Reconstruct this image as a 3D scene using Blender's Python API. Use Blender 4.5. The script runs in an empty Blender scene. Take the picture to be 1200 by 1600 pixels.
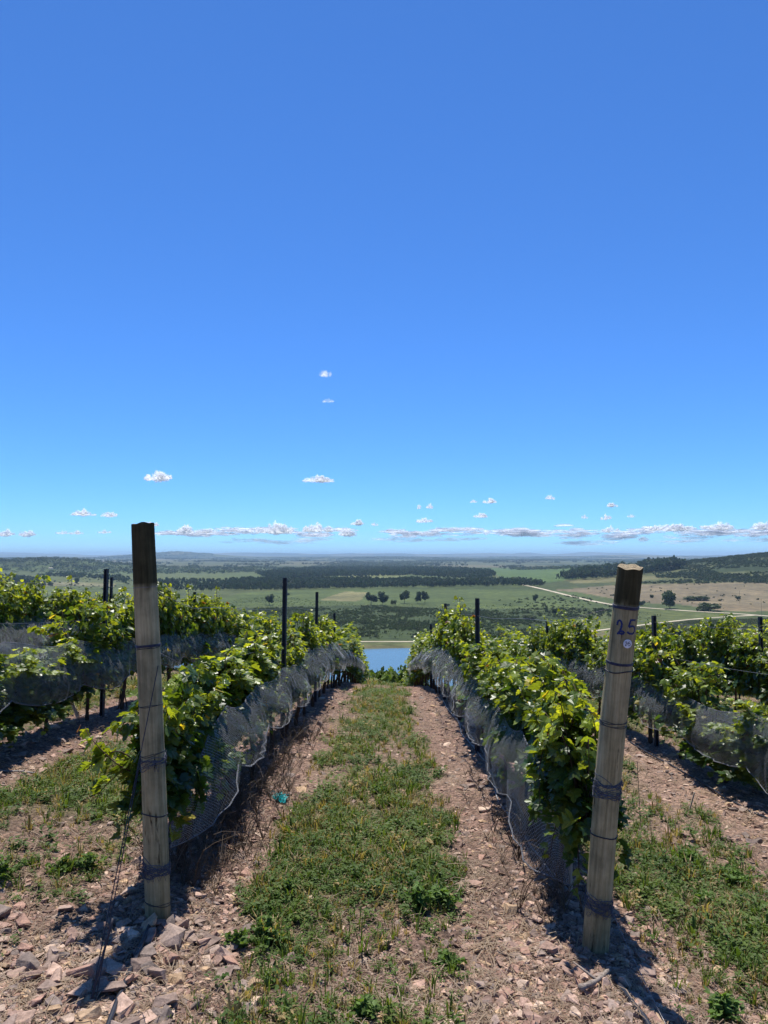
import bpy, bmesh, math, random
import numpy as np
from mathutils import Vector, Matrix
random.seed(7); RNG = np.random.default_rng(7)
sc = bpy.context.scene
COL = sc.collection
PI = math.pi

# ---------------------------------------------------------------- camera
F = 1100.0
PITCH = math.atan(68 / F)
cam_d = bpy.data.cameras.new('camera'); cam = bpy.data.objects.new('camera', cam_d); COL.objects.link(cam)
cam_d.sensor_fit = 'VERTICAL'; cam_d.sensor_height = 24; cam_d.lens = F / 1600 * 24
cam_d.clip_start = 0.05; cam_d.clip_end = 200000
cam.location = (0, 0, 0); cam.rotation_euler = (PI / 2 + PITCH, 0, 0)
sc.camera = cam

def ray(px, py):
    """horizontal slope and vertical slope per metre of forward distance for a photo pixel (1200x1600)"""
    a, z = (px - 600) / F, -(py - 800) / F
    y = math.cos(PITCH) - math.sin(PITCH) * z
    zz = math.sin(PITCH) + math.cos(PITCH) * z
    return a / y, zz / y

# ---------------------------------------------------------------- numpy noise
def _hash(ix, iy, seed):
    h = (ix.astype(np.int64) * 374761393 + iy.astype(np.int64) * 668265263 + seed * 1442695041) & 0xffffffff
    h = ((h ^ (h >> 13)) * 1274126177) & 0xffffffff
    h = h ^ (h >> 16)
    return (h & 0xffffff) / float(0xffffff)
def vnoise(x, y, seed=0):
    ix, iy = np.floor(x), np.floor(y)
    fx, fy = x - ix, y - iy
    fx = fx * fx * (3 - 2 * fx); fy = fy * fy * (3 - 2 * fy)
    a = _hash(ix, iy, seed); b = _hash(ix + 1, iy, seed); c = _hash(ix, iy + 1, seed); d = _hash(ix + 1, iy + 1, seed)
    return (a * (1 - fx) + b * fx) * (1 - fy) + (c * (1 - fx) + d * fx) * fy - 0.5
def fbm(x, y, seed=0, oct=4):
    s, amp = 0, 1.0
    for o in range(oct):
        s = s + amp * vnoise(x * 2 ** o + 17.3 * o, y * 2 ** o - 9.1 * o, seed + o); amp *= 0.5
    return s
def sstep(a, b, x):
    t = np.clip((x - a) / (b - a), 0, 1); return t * t * (3 - 2 * t)

# ---------------------------------------------------------------- terrain
PY = np.array([-60000, -400, -60, -10, 0, 2, 3.7, 6, 8, 11.7, 15.6, 20, 25, 35, 60, 120, 200, 260, 330, 420, 60000.])
PZ = np.array([2, 2, -.2, -1.45, -1.66, -1.76, -1.86, -2.02, -2.17, -2.46, -2.95, -3.62, -4.62, -7.2, -15, -35, -57, -66, -70, -70, -70.])
_sl = np.gradient(PZ, PY); _sl[-3:] = 0; _sl[:2] = 0
_sl[4:9] = [-.045, -.055, -.062, -.072, -.076]
def P(y):
    i = np.clip(np.searchsorted(PY, y, side='right') - 1, 0, len(PY) - 2)
    h = PY[i + 1] - PY[i]; t = (y - PY[i]) / h
    t2, t3 = t * t, t * t * t
    return (2*t3-3*t2+1) * PZ[i] + (t3-2*t2+t) * h * _sl[i] + (-2*t3+3*t2) * PZ[i+1] + (t3-t2) * h * _sl[i+1]
CX = np.array([-400, -12, -5.6, -3.4, -1.2, 1, 3.2, 5.4, 10, 400.])
CZ = np.array([2, .62, .42, .28, .02, -.06, -.15, -.22, -.32, -3.])
def G(x, y, cx, cy, sx, sy, h):
    return h * np.exp(-((x - cx) / sx) ** 2 / 2 - ((y - cy) / sy) ** 2 / 2)
def lake_mask(x, y):
    d = np.hypot((x - 45) / 205, (y - 462) / 92) + .05 * vnoise(x / 40, y / 40, 5)
    return d
ROWU = {'L5': -10.0, 'L4': -7.8, 'L3': -5.6, 'L2': -3.4, 'L1': -1.22, 'R1': 1.0, 'R2': 3.2, 'R3': 5.4, 'R4': 7.6, 'R5': 9.8}
def Hs(x, y):
    """smooth terrain height, eye level is 0"""
    x = np.asarray(x, float); y = np.asarray(y, float)
    z = P(y) + np.interp(x, CX, CZ) * (1 - sstep(60, 250, y))
    far = sstep(330, 700, y)
    z = z + far * 1.6 * fbm(x / 260, y / 260, 11, 3)
    d = lake_mask(x, y)
    z = z - 5 * (1 - sstep(.9, 1.02, d)) * sstep(340, 372, y)
    # hills of the valley
    z = z + G(x, y, 1236, 1750, 420, 420, 80) + G(x, y, 1700, 2700, 600, 400, 62)
    z = z + G(x, y, -1720, 3300, 150, 330, 28) + G(x, y, -1500, 3350, 130, 330, 27) + G(x, y, -1950, 3500, 400, 300, 24) + G(x, y, -1300, 3300, 130, 300, 12)
    hw = sstep(1200, 2200, y) * sstep(.36, .5, x / np.maximum(y, 1)) * (1 - sstep(3000, 5000, y))
    z = z + hw * 9 * fbm(x / 130, y / 200, 31, 3)
    r = np.hypot(x, y)
    ramp = sstep(4200, 11000, r); ramp2 = sstep(9000, 26000, r)
    n1 = fbm(x / 2600, y / 2200, 41, 4) + .5; n2 = fbm(x / 5200, y / 3400, 47, 4) + .5
    z = z + ramp * 38 * n1 + ramp2 * (42 * n2 + 190 * np.clip(n2 - .42, 0, 1) * sstep(20000, 25000, r)) * np.where(y > 0, 1, .4) - 90 * sstep(31000, 42000, r)
    z = z + G(x, y, -3900, 13200, 560, 700, 96) + G(x, y, -3100, 13500, 1500, 700, 34)
    z = z + G(x, y, 1500, 27000, 1000, 900, 90) + G(x, y, -3200, 26000, 1300, 900, 70) + G(x, y, 5900, 29500, 650, 900, 150) + G(x, y, 8100, 30000, 1000, 900, 140)
    z = z + G(x, y, -15000, 31000, 2600, 1500, 66) + G(x, y, 4300, 14500, 1900, 900, 28) + G(x, y, 5200, 15000, 600, 900, 22)
    return z
def H(x, y):
    x = np.asarray(x, float); y = np.asarray(y, float)
    z = Hs(x, y)
    r = np.hypot(x, y); near = 1 - sstep(18, 40, r)
    u = x - .008 * y
    b = .07 * fbm(x / 1.1, y / 1.1, 3, 3) + .022 * fbm(x / .16, y / .16, 4, 2) * (1 - sstep(8, 16, r)) + .012 * vnoise(x / .045, y / .045, 9) * (1 - sstep(4, 8, r))
    for c in ROWU.values():
        b = b + .05 * np.exp(-((u - c) / .28) ** 2)
    return z + near * b
def hz(x, y): return float(H(np.array([x]), np.array([y]))[0])
def hit(px, py, lo=1.5, hi=60000):
    a, s = ray(px, py)
    t = np.geomspace(lo, hi, 1500)
    z = Hs(a * t, t) if lo > 50 else H(a * t, t)
    below = np.nonzero(s * t <= z)[0]
    if not len(below): return None
    i = below[0]
    if i == 0: return a * t[0], t[0], z[0]
    d0, d1 = s * t[i-1] - z[i-1], s * t[i] - z[i]
    k = d0 / (d0 - d1); tt = t[i-1] + k * (t[i] - t[i-1])
    return a * tt, tt, float(z[i-1] + k * (z[i] - z[i-1]))
def hitv(pxs, pys, lo=250):
    out = []
    for a, b in zip(pxs, pys):
        h = hit(a, b, lo)
        if h: out.append(h)
    return np.array(out)

def veg(x, y):
    """0 bare stony soil .. 1 grass and weeds"""
    u = x - .008 * y
    n = fbm(x / .5, y / .5, 61, 3)
    uu = u + .22 * n
    a0 = sstep(-.86, -.62, uu) * (1 - sstep(.28, .5, uu))
    a1 = sstep(-3.05, -2.75, uu) * (1 - sstep(-1.72, -1.5, uu))
    a2 = sstep(1.18, 1.4, uu) * (1 - sstep(2.35, 2.65, uu))
    a3 = sstep(3.3, 3.6, uu) * (1 - sstep(4.9, 5.2, uu))
    a4 = sstep(-5.3, -5, uu) * (1 - sstep(-3.9, -3.6, uu))
    a5 = sstep(5.6, 5.8, np.abs(uu)) * .7
    v = np.maximum.reduce([a0, a1, a2, a3, a4, a5])
    patch = .54 + 1.4 * fbm(x / .7, y / 1.1, 71, 4)
    v = v * np.clip(patch, .12, 1)
    fg = sstep(1.4, 4.9, y + .5 * n + np.where(x > .9, 1.4, 0) + np.where(x < -.7, -.25, 0))
    v = v * (.20 + .80 * fg)
    v = np.where((x < -.62) & (y < 3.75 + .4 * n), v * .12, v)
    return v

# ---------------------------------------------------------------- mesh helpers
def np_mesh(name, V, polys, mat, col=None, uv=None, smooth=False, parent=None, mats=None, midx=None, attrs=None):
    V = np.asarray(V, np.float32)
    me = bpy.data.meshes.new(name)
    me.vertices.add(len(V)); me.vertices.foreach_set('co', V.ravel())
    polys = [np.asarray(p, np.int32) for p in polys if len(p)]
    loops = np.concatenate([p.ravel() for p in polys])
    sizes = np.concatenate([np.full(len(p), p.shape[1], np.int32) for p in polys])
    me.loops.add(len(loops)); me.loops.foreach_set('vertex_index', loops)
    me.polygons.add(len(sizes))
    me.polygons.foreach_set('loop_start', np.concatenate([[0], np.cumsum(sizes)[:-1]]).astype(np.int32))
    me.polygons.foreach_set('loop_total', sizes)
    me.polygons.foreach_set('use_smooth', np.full(len(sizes), smooth, bool))
    if midx is not None: me.polygons.foreach_set('material_index', np.asarray(midx, np.int32))
    if col is not None:
        c = np.ones((len(V), 4), np.float32); c[:, :3] = col
        at = me.color_attributes.new('Col', 'FLOAT_COLOR', 'POINT'); at.data.foreach_set('color', c.ravel())
    if uv is not None:
        ul = me.uv_layers.new(name='UVMap'); ul.data.foreach_set('uv', np.asarray(uv, np.float32)[loops].ravel())
    me.update(calc_edges=True); me.validate()
    for m in (mats or [mat]): me.materials.append(m)
    ob = bpy.data.objects.new(name, me); COL.objects.link(ob)
    if parent: ob.parent = parent
    return ob
def tag(o, label=None, cat=None, group=None, kind=None):
    if label: o['label'] = label
    if cat: o['category'] = cat
    if group: o['group'] = group
    if kind: o['kind'] = kind
    return o
def empty(name, loc, label, cat, group=None):
    o = bpy.data.objects.new(name, None); COL.objects.link(o); o.location = loc; o.empty_display_size = .1
    return tag(o, label, cat, group)
class Buf:
    def __init__(s): s.V = []; s.P = []; s.C = []; s.n = 0; s.uv = []
    def add(s, V, polys, col=None, uv=None):
        V = np.asarray(V, float)
        s.V.append(V)
        for p in polys: s.P.append(np.asarray(p) + s.n)
        s.n += len(V)
        if col is not None: s.C.append(np.broadcast_to(np.asarray(col, float), V.shape))
        if uv is not None: s.uv.append(uv)
    def build(s, name, mat, parent=None, smooth=False):
        g = {}
        for p in s.P: g.setdefault(p.shape[1], []).append(p)
        return np_mesh(name, np.concatenate(s.V), [np.concatenate(v) for v in g.values()], mat,
                       col=np.concatenate(s.C) if s.C else None, uv=np.concatenate(s.uv) if s.uv else None, parent=parent, smooth=smooth)
def tube(pts, rad, n=8, closed=False, cap=True):
    """swept tube; rad scalar or list"""
    pts = np.asarray(pts, float); m = len(pts)
    rad = np.broadcast_to(np.asarray(rad, float), (m,))
    T = np.gradient(pts, axis=0)
    if closed: T = np.roll(pts, -1, 0) - np.roll(pts, 1, 0)
    T /= np.linalg.norm(T, axis=1)[:, None] + 1e-12
    up = np.array([0, 0, 1.]) if abs(T[0, 2]) < .9 else np.array([1., 0, 0])
    N = []; n0 = np.cross(T[0], up); n0 /= np.linalg.norm(n0)
    for t in T:
        n0 = n0 - t * np.dot(n0, t); n0 /= np.linalg.norm(n0) + 1e-12; N.append(n0.copy())
    N = np.array(N); B = np.cross(T, N)
    a = np.linspace(0, 2 * PI, n, endpoint=False)
    V = pts[:, None, :] + rad[:, None, None] * (np.cos(a)[None, :, None] * N[:, None, :] + np.sin(a)[None, :, None] * B[:, None, :])
    V = V.reshape(-1, 3); Q = []
    rng = m if closed else m - 1
    i = np.arange(rng)[:, None]; j = np.arange(n)[None, :]
    i2 = (i + 1) % m; j2 = (j + 1) % n
    Q = np.stack([i * n + j, i * n + j2, i2 * n + j2, i2 * n + j], -1).reshape(-1, 4)
    polys = [Q]
    if cap and not closed:
        polys.append(np.arange(n)[::-1][None, :]); polys.append((np.arange(n) + (m - 1) * n)[None, :])
    return V, polys
def spline(pts, k=8):
    pts = np.asarray(pts, float); n = len(pts)
    out = []
    for i in range(n - 1):
        p0 = pts[max(i-1, 0)]; p1 = pts[i]; p2 = pts[i+1]; p3 = pts[min(i+2, n-1)]
        for t in np.arange(k) / k:
            out.append(.5 * ((2*p1) + (-p0+p2)*t + (2*p0-5*p1+4*p2-p3)*t*t + (-p0+3*p1-3*p2+p3)*t**3))
    out.append(pts[-1]); return np.array(out)
def merge(variants, which, pos, R, S, cols, cvar=0.0):
    """variants: list of (V, tri/quad array, vcol or None). R (n,3,3), S (n,3) or (n,1)"""
    b = Buf()
    for k, var in enumerate(variants):
        V, Fc = var[0], var[1]; sel = np.nonzero(which == k)[0]
        if not len(sel): continue
        W = np.einsum('nij,nvj->nvi', R[sel], V[None] * S[sel][:, None, :]) + pos[sel][:, None, :]
        nv = len(V)
        Fa = (Fc[None] + (np.arange(len(sel)) * nv)[:, None, None]).reshape(-1, Fc.shape[1])
        c = cols[sel][:, None, :] * (var[2][None] if len(var) > 2 else 1.0)
        c = np.broadcast_to(c, W.shape)
        b.add(W.reshape(-1, 3), [Fa], c.reshape(-1, 3))
    return b
def rotz(a):
    a = np.asarray(a); R = np.zeros((len(a), 3, 3)); c, s = np.cos(a), np.sin(a)
    R[:, 0, 0] = c; R[:, 0, 1] = -s; R[:, 1, 0] = s; R[:, 1, 1] = c; R[:, 2, 2] = 1; return R
def tilt(n, amt, rng=RNG):
    R = np.zeros((n, 3, 3)); a = rng.uniform(0, 2*PI, n); b = rng.normal(0, amt, n)
    k = np.stack([np.cos(a), np.sin(a), 0*a], 1); c, s = np.cos(b), np.sin(b)
    K = np.zeros((n, 3, 3)); K[:, 0, 2] = k[:, 1]; K[:, 1, 2] = -k[:, 0]; K[:, 2, 0] = -k[:, 1]; K[:, 2, 1] = k[:, 0]
    return np.eye(3)[None] + s[:, None, None] * K + (1 - c)[:, None, None] * (K @ K)

# ---------------------------------------------------------------- materials
def new_mat(name):
    m = bpy.data.materials.new(name); m.use_nodes = True
    nt = m.node_tree; nt.nodes.clear()
    out = nt.nodes.new('ShaderNodeOutputMaterial'); return m, nt, out
def nd(nt, t, **kw):
    n = nt.nodes.new(t)
    for k, v in kw.items():
        if k in n.inputs.keys() if isinstance(k, str) else False: n.inputs[k].default_value = v
        else: setattr(n, k, v)
    return n
def noise(nt, scale, detail=4, vec=None, rough=.6):
    n = nt.nodes.new('ShaderNodeTexNoise'); n.inputs['Scale'].default_value = scale; n.inputs['Detail'].default_value = detail
    n.inputs['Roughness'].default_value = rough
    if vec is not None: nt.links.new(vec, n.inputs['Vector'])
    return n
def ramp(nt, fac, stops):
    r = nt.nodes.new('ShaderNodeValToRGB'); nt.links.new(fac, r.inputs['Fac'])
    e = r.color_ramp.elements
    while len(e) < len(stops): e.new(.5)
    for el, (p, c) in zip(e, stops):
        el.position = p; el.color = (*c, 1) if len(c) == 3 else c
    return r
def mixc(nt, mode, fac, a, b):
    m = nt.nodes.new('ShaderNodeMix'); m.data_type = 'RGBA'; m.blend_type = mode
    for i, v in ((0, fac), (6, a), (7, b)):
        if hasattr(v, 'is_output'): nt.links.new(v, m.inputs[i])
        elif i == 0: m.inputs[0].default_value = v
        else: m.inputs[i].default_value = (*v, 1)
    return m.outputs[2]
def math_(nt, op, a, b=None, c=None):
    m = nt.nodes.new('ShaderNodeMath'); m.operation = op
    for i, v in enumerate((a, b, c)):
        if v is None: continue
        if hasattr(v, 'is_output'): nt.links.new(v, m.inputs[i])
        else: m.inputs[i].default_value = v
    return m.outputs[0]
def prin(nt, color=None, rough=.8, spec=.3, bump=None, bstr=.3, bdist=.01, metal=0):
    p = nt.nodes.new('ShaderNodeBsdfPrincipled')
    if color is not None:
        if hasattr(color, 'is_output'): nt.links.new(color, p.inputs['Base Color'])
        else: p.inputs['Base Color'].default_value = (*color, 1)
    p.inputs['Roughness'].default_value = rough; p.inputs['Specular IOR Level'].default_value = spec; p.inputs['Metallic'].default_value = metal
    if bump is not None:
        b = nt.nodes.new('ShaderNodeBump'); b.inputs['Strength'].default_value = bstr; b.inputs['Distance'].default_value = bdist
        nt.links.new(bump, b.inputs['Height']); nt.links.new(b.outputs[0], p.inputs['Normal'])
    return p
def objco(nt):
    t = nt.nodes.new('ShaderNodeTexCoord'); return t.outputs['Object']
def attr(nt, name='Col'):
    a = nt.nodes.new('ShaderNodeAttribute'); a.attribute_name = name; return a.outputs['Color']
M = {}
def simple(name, color, rough=.7, spec=.3, scale=30, var=.35, bstr=.3, bdist=.004, metal=0, stretch=None):
    m, nt, out = new_mat(name); co = objco(nt)
    if stretch:
        mp = nt.nodes.new('ShaderNodeMapping'); mp.inputs['Scale'].default_value = stretch; nt.links.new(co, mp.inputs[0]); co = mp.outputs[0]
    n = noise(nt, scale, 5, co)
    lo = tuple(c * (1 - var) for c in color); hi = tuple(min(1, c * (1 + var)) for c in color)
    r = ramp(nt, n.outputs['Fac'], [(.3, lo), (.7, hi)])
    p = prin(nt, r.outputs[0], rough, spec, n.outputs['Fac'], bstr, bdist, metal)
    nt.links.new(p.outputs[0], out.inputs[0]); M[name] = m; return m

# leaves: colour per leaf, diffuse + gloss + transmitted light
def leafmat(name, trans=.42, rough=.42, spec=.35, tint=(1.9, 1.75, .7), fine=60):
    m, nt, out = new_mat(name); c = attr(nt)
    n = noise(nt, fine, 3, objco(nt))
    v = ramp(nt, n.outputs['Fac'], [(.25, (.72, .72, .72)), (.75, (1.28, 1.25, 1.2))])
    cc = mixc(nt, 'MULTIPLY', 1.0, c, v.outputs[0])
    p = prin(nt, cc, rough, spec)
    t = nt.nodes.new('ShaderNodeBsdfTranslucent')
    nt.links.new(mixc(nt, 'MULTIPLY', 1.0, cc, tint), t.inputs['Color'])
    mx = nt.nodes.new('ShaderNodeMixShader'); mx.inputs[0].default_value = trans
    nt.links.new(p.outputs[0], mx.inputs[1]); nt.links.new(t.outputs[0], mx.inputs[2]); nt.links.new(mx.outputs[0], out.inputs[0])
    M[name] = m; return m
leafmat('vine_leaf', .46, .38, .45, (2.6, 2.1, .55))
leafmat('weed_leaf', .35, .55, .18, (1.6, 1.6, .6))
leafmat('tree_leaf', .25, .6, .2, (1.4, 1.5, .7), 3)
simple('bark', (.075, .05, .035), .95, .1, 25, .5, .8, .01, stretch=(1, 1, .3))
simple('tree_bark', (.12, .10, .085), .9, .1, 3, .4)
simple('metal_post', (.030, .033, .042), .55, .5, 60, .5, .2, .002)
simple('wire', (.20, .19, .19), .45, .5, 80, .4, metal=.8)
simple('dark_wire', (.025, .022, .03), .6, .4, 80, .4)
simple('band', (.035, .035, .06), .6, .4, 80, .5)
simple('net_cord', (.09, .095, .12), .8, .2, 120, .5)
simple('black_pipe', (.015, .016, .022), .45, .4, 30, .4)
simple('grey_pipe', (.26, .25, .24), .6, .3, 40, .3)
simple('blue_paint', (.018, .03, .11), .7, .3, 90, .5)
simple('ink', (.01, .012, .03), .6, .3)
simple('tag_white', (.62, .66, .72), .5, .4, 60, .12)
simple('cyan_plastic', (.02, .42, .42), .35, .5, 60, .35)
simple('stake_wood', (.36, .30, .23), .85, .2, 40, .3, stretch=(1, 1, .1))
simple('dry_wood', (.20, .155, .12), .95, .1, 50, .5, .8, .01)
simple('branch', (.23, .19, .16), .95, .1, 50, .5, .8, .01)
simple('road', (.44, .38, .28), .95, .1, .05, .25)
simple('shore', (.30, .25, .16), .95, .1, .1, .3)
simple('white_wall', (.6, .58, .54), .9, .1, .5, .1)
simple('weed_stem', (.09, .13, .045), .7, .2, 40, .3)
simple('straw', (.45, .36, .25), .9, .1, 20, .35)

# end post wood
m, nt, out = new_mat('post_wood'); co = objco(nt)
mp = nt.nodes.new('ShaderNodeMapping'); mp.inputs['Scale'].default_value = (1, 1, .05); nt.links.new(co, mp.inputs[0])
g1 = noise(nt, 55, 6, mp.outputs[0], .7); g2 = noise(nt, 6, 5, co, .6)
mp2 = nt.nodes.new('ShaderNodeMapping'); mp2.inputs['Scale'].default_value = (1, 1, .14); nt.links.new(co, mp2.inputs[0])
g3 = noise(nt, 22, 5, mp2.outputs[0], .65)
base = ramp(nt, g1.outputs['Fac'], [(.28, (.17, .148, .078)), (.5, (.34, .295, .165)), (.72, (.48, .42, .255))])
patch = ramp(nt, g2.outputs['Fac'], [(.35, (.62, .62, .60)), (.65, (1.2, 1.15, 1.1))])
c1 = mixc(nt, 'MULTIPLY', 1, base.outputs[0], patch.outputs[0])
crack = ramp(nt, g3.outputs['Fac'], [(.33, (.16, .15, .14)), (.385, (1, 1, 1))])
c1 = mixc(nt, 'MULTIPLY', 1, c1, crack.outputs[0])
top = attr(nt)     # red: preserved dark end of the post
sep = nt.nodes.new('ShaderNodeSeparateColor'); nt.links.new(top, sep.inputs[0])
darkc = mixc(nt, 'MULTIPLY', 1, c1, (.17, .18, .16))
tf = sep.outputs[0]
c2 = mixc(nt, 'MIX', tf, c1, darkc)
bumph = math_(nt, 'ADD', g1.outputs['Fac'], math_(nt, 'MULTIPLY', crack.outputs[0], .8))
p = prin(nt, c2, .9, .15, bumph, .7, .006); nt.links.new(p.outputs[0], out.inputs[0]); M['post_wood'] = m
m, nt, out = new_mat('end_grain'); co = objco(nt)
w = nt.nodes.new('ShaderNodeTexWave'); w.wave_type = 'RINGS'; w.rings_direction = 'Z'; w.inputs['Scale'].default_value = 45; w.inputs['Distortion'].default_value = 6
nt.links.new(co, w.inputs[0])
r = ramp(nt, w.outputs['Fac'], [(.2, (.17, .13, .08)), (.8, (.40, .33, .22))])
p = prin(nt, r.outputs[0], .95, .1, w.outputs['Fac'], .5, .004); nt.links.new(p.outputs[0], out.inputs[0]); M['end_grain'] = m

# stone
m, nt, out = new_mat('stone'); co = objco(nt)
n1 = noise(nt, 14, 6, co, .65); n2 = noise(nt, 90, 4, co, .6)
c = mixc(nt, 'MULTIPLY', 1, attr(nt), ramp(nt, n1.outputs['Fac'], [(.3, (.55, .52, .5)), (.5, (1, 1, 1)), (.72, (1.35, 1.3, 1.25))]).outputs[0])
c = mixc(nt, 'MULTIPLY', 1, c, ramp(nt, n2.outputs['Fac'], [(.3, (.75, .74, .72)), (.7, (1.2, 1.2, 1.2))]).outputs[0])
p = prin(nt, c, .85, .25, math_(nt, 'ADD', n1.outputs['Fac'], math_(nt, 'MULTIPLY', n2.outputs['Fac'], .3)), .8, .012)
nt.links.new(p.outputs[0], out.inputs[0]); M['stone'] = m

# ground
m, nt, out = new_mat('ground'); co = objco(nt)
c = attr(nt)
geo = nt.nodes.new('ShaderNodeNewGeometry')
ln = nt.nodes.new('ShaderNodeVectorMath'); ln.operation = 'LENGTH'; nt.links.new(co, ln.inputs[0]); dist = ln.outputs['Value']
nearf = nt.nodes.new('ShaderNodeMapRange'); nearf.inputs[1].default_value = 12; nearf.inputs[2].default_value = 60; nearf.inputs[3].default_value = 1; nearf.inputs[4].default_value = 0
nt.links.new(dist, nearf.inputs[0])
n1 = noise(nt, 38, 5, co, .7); n2 = noise(nt, 7, 4, co, .6); n3 = noise(nt, 150, 3, co, .6)
vor = nt.nodes.new('ShaderNodeTexVoronoi'); vor.inputs['Scale'].default_value = 55; nt.links.new(co, vor.inputs['Vector'])
vsep = nt.nodes.new('ShaderNodeSeparateColor'); nt.links.new(vor.outputs['Color'], vsep.inputs[0])
soil = mixc(nt, 'MULTIPLY', 1, ramp(nt, n1.outputs['Fac'], [(.28, (.45, .42, .40)), (.5, (.95, .95, .95)), (.7, (1.55, 1.5, 1.5))]).outputs[0],
            ramp(nt, vsep.outputs[0], [(0, (.62, .60, .60)), (.6, (1.0, 1.0, 1.0)), (1, (1.5, 1.42, 1.38))]).outputs[0])
soil = mixc(nt, 'MULTIPLY', 1, soil, ramp(nt, n2.outputs['Fac'], [(.3, (.75, .75, .76)), (.7, (1.2, 1.18, 1.15))]).outputs[0])
nearc = mixc(nt, 'MULTIPLY', nearf.outputs[0], c, soil)
f1 = noise(nt, .012, 8, co, .65); f2 = noise(nt, .09, 6, co, .7)
farm = mixc(nt, 'MULTIPLY', 1, ramp(nt, f1.outputs['Fac'], [(.3, (.68, .72, .72)), (.7, (1.3, 1.25, 1.2))]).outputs[0],
            ramp(nt, f2.outputs['Fac'], [(.3, (.5, .54, .54)), (.7, (1.4, 1.36, 1.25))]).outputs[0])
ff = math_(nt, 'SUBTRACT', 1.0, nearf.outputs[0])
allc = mixc(nt, 'MULTIPLY', ff, nearc, farm)
bh = math_(nt, 'ADD', math_(nt, 'MULTIPLY', n1.outputs['Fac'], 1.0), math_(nt, 'MULTIPLY', vor.outputs['Distance'], -.6))
bh = math_(nt, 'MULTIPLY', math_(nt, 'ADD', bh, math_(nt, 'MULTIPLY', n3.outputs['Fac'], .3)), nearf.outputs[0])
p = prin(nt, allc, .95, .12, bh, .9, .02); nt.links.new(p.outputs[0], out.inputs[0]); M['ground'] = m

# water
m, nt, out = new_mat('water'); co = objco(nt)
mp = nt.nodes.new('ShaderNodeMapping'); mp.inputs['Scale'].default_value = (1, .35, 1); nt.links.new(co, mp.inputs[0])
n1 = noise(nt, 1.3, 4, mp.outputs[0], .6)
p = prin(nt, (.08, .135, .145), .22, .36, n1.outputs['Fac'], .10, .08); nt.links.new(p.outputs[0], out.inputs[0]); M['water'] = m

# bird net: woven diamond mesh, open between threads
def netmat(name, w, cell, fold=.5):
    m, nt, out = new_mat(name)
    uv = nt.nodes.new('ShaderNodeUVMap'); sep = nt.nodes.new('ShaderNodeSeparateXYZ'); nt.links.new(uv.outputs[0], sep.inputs[0])
    a = math_(nt, 'MULTIPLY', math_(nt, 'ADD', sep.outputs[0], math_(nt, 'MULTIPLY', sep.outputs[1], .7)), 1 / cell)
    b = math_(nt, 'MULTIPLY', math_(nt, 'SUBTRACT', sep.outputs[0], math_(nt, 'MULTIPLY', sep.outputs[1], .7)), 1 / cell)
    fa = math_(nt, 'PINGPONG', a, .5); fb = math_(nt, 'PINGPONG', b, .5)
    mn = math_(nt, 'MINIMUM', fa, fb)
    mask = math_(nt, 'LESS_THAN', mn, w)
    n = noise(nt, 5, 3, uv.outputs[0])
    c = ramp(nt, n.outputs['Fac'], [(.3, (.42, .44, .45)), (.7, (.70, .72, .73))])
    d = prin(nt, c.outputs[0], .45, .5)
    t = nt.nodes.new('ShaderNodeBsdfTranslucent'); t.inputs[0].default_value = (.5, .52, .54, 1)
    dm = nt.nodes.new('ShaderNodeMixShader'); dm.inputs[0].default_value = .3
    nt.links.new(d.outputs[0], dm.inputs[1]); nt.links.new(t.outputs[0], dm.inputs[2])
    tr = nt.nodes.new('ShaderNodeBsdfTransparent'); mx = nt.nodes.new('ShaderNodeMixShader')
    nt.links.new(mask, mx.inputs[0]); nt.links.new(tr.outputs[0], mx.inputs[1]); nt.links.new(dm.outputs[0], mx.inputs[2])
    nt.links.new(mx.outputs[0], out.inputs[0]); M[name] = m
netmat('net', .036, .024)

# cloud: bright water droplets thinning out at the rim
m, nt, out = new_mat('cloud'); co = objco(nt)
lw = nt.nodes.new('ShaderNodeLayerWeight'); lw.inputs[0].default_value = .35
n1 = noise(nt, .0022, 3, co, .5)
d = nt.nodes.new('ShaderNodeBsdfDiffuse'); d.inputs[0].default_value = (1, 1, 1, 1)
t = nt.nodes.new('ShaderNodeBsdfTranslucent'); t.inputs[0].default_value = (1, 1, 1, 1)
dm = nt.nodes.new('ShaderNodeMixShader'); dm.inputs[0].default_value = .8; nt.links.new(d.outputs[0], dm.inputs[1]); nt.links.new(t.outputs[0], dm.inputs[2])
dens = nt.nodes.new('ShaderNodeObjectInfo')
al = math_(nt, 'SUBTRACT', 1.0, math_(nt, 'MULTIPLY', lw.outputs['Facing'], 1.0))
al = math_(nt, 'POWER', al, 2.1)
al = math_(nt, 'MULTIPLY', al, ramp(nt, n1.outputs['Fac'], [(.34, (.15, .15, .15)), (.52, (1, 1, 1))]).outputs[0])
sepa = nt.nodes.new('ShaderNodeSeparateColor'); nt.links.new(dens.outputs['Color'], sepa.inputs[0])
al = math_(nt, 'MULTIPLY', al, sepa.outputs[0])
tr = nt.nodes.new('ShaderNodeBsdfTransparent'); mx = nt.nodes.new('ShaderNodeMixShader')
nt.links.new(al, mx.inputs[0]); nt.links.new(tr.outputs[0], mx.inputs[1]); nt.links.new(dm.outputs[0], mx.inputs[2])
nt.links.new(mx.outputs[0], out.inputs[0]); M['cloud'] = m

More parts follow.
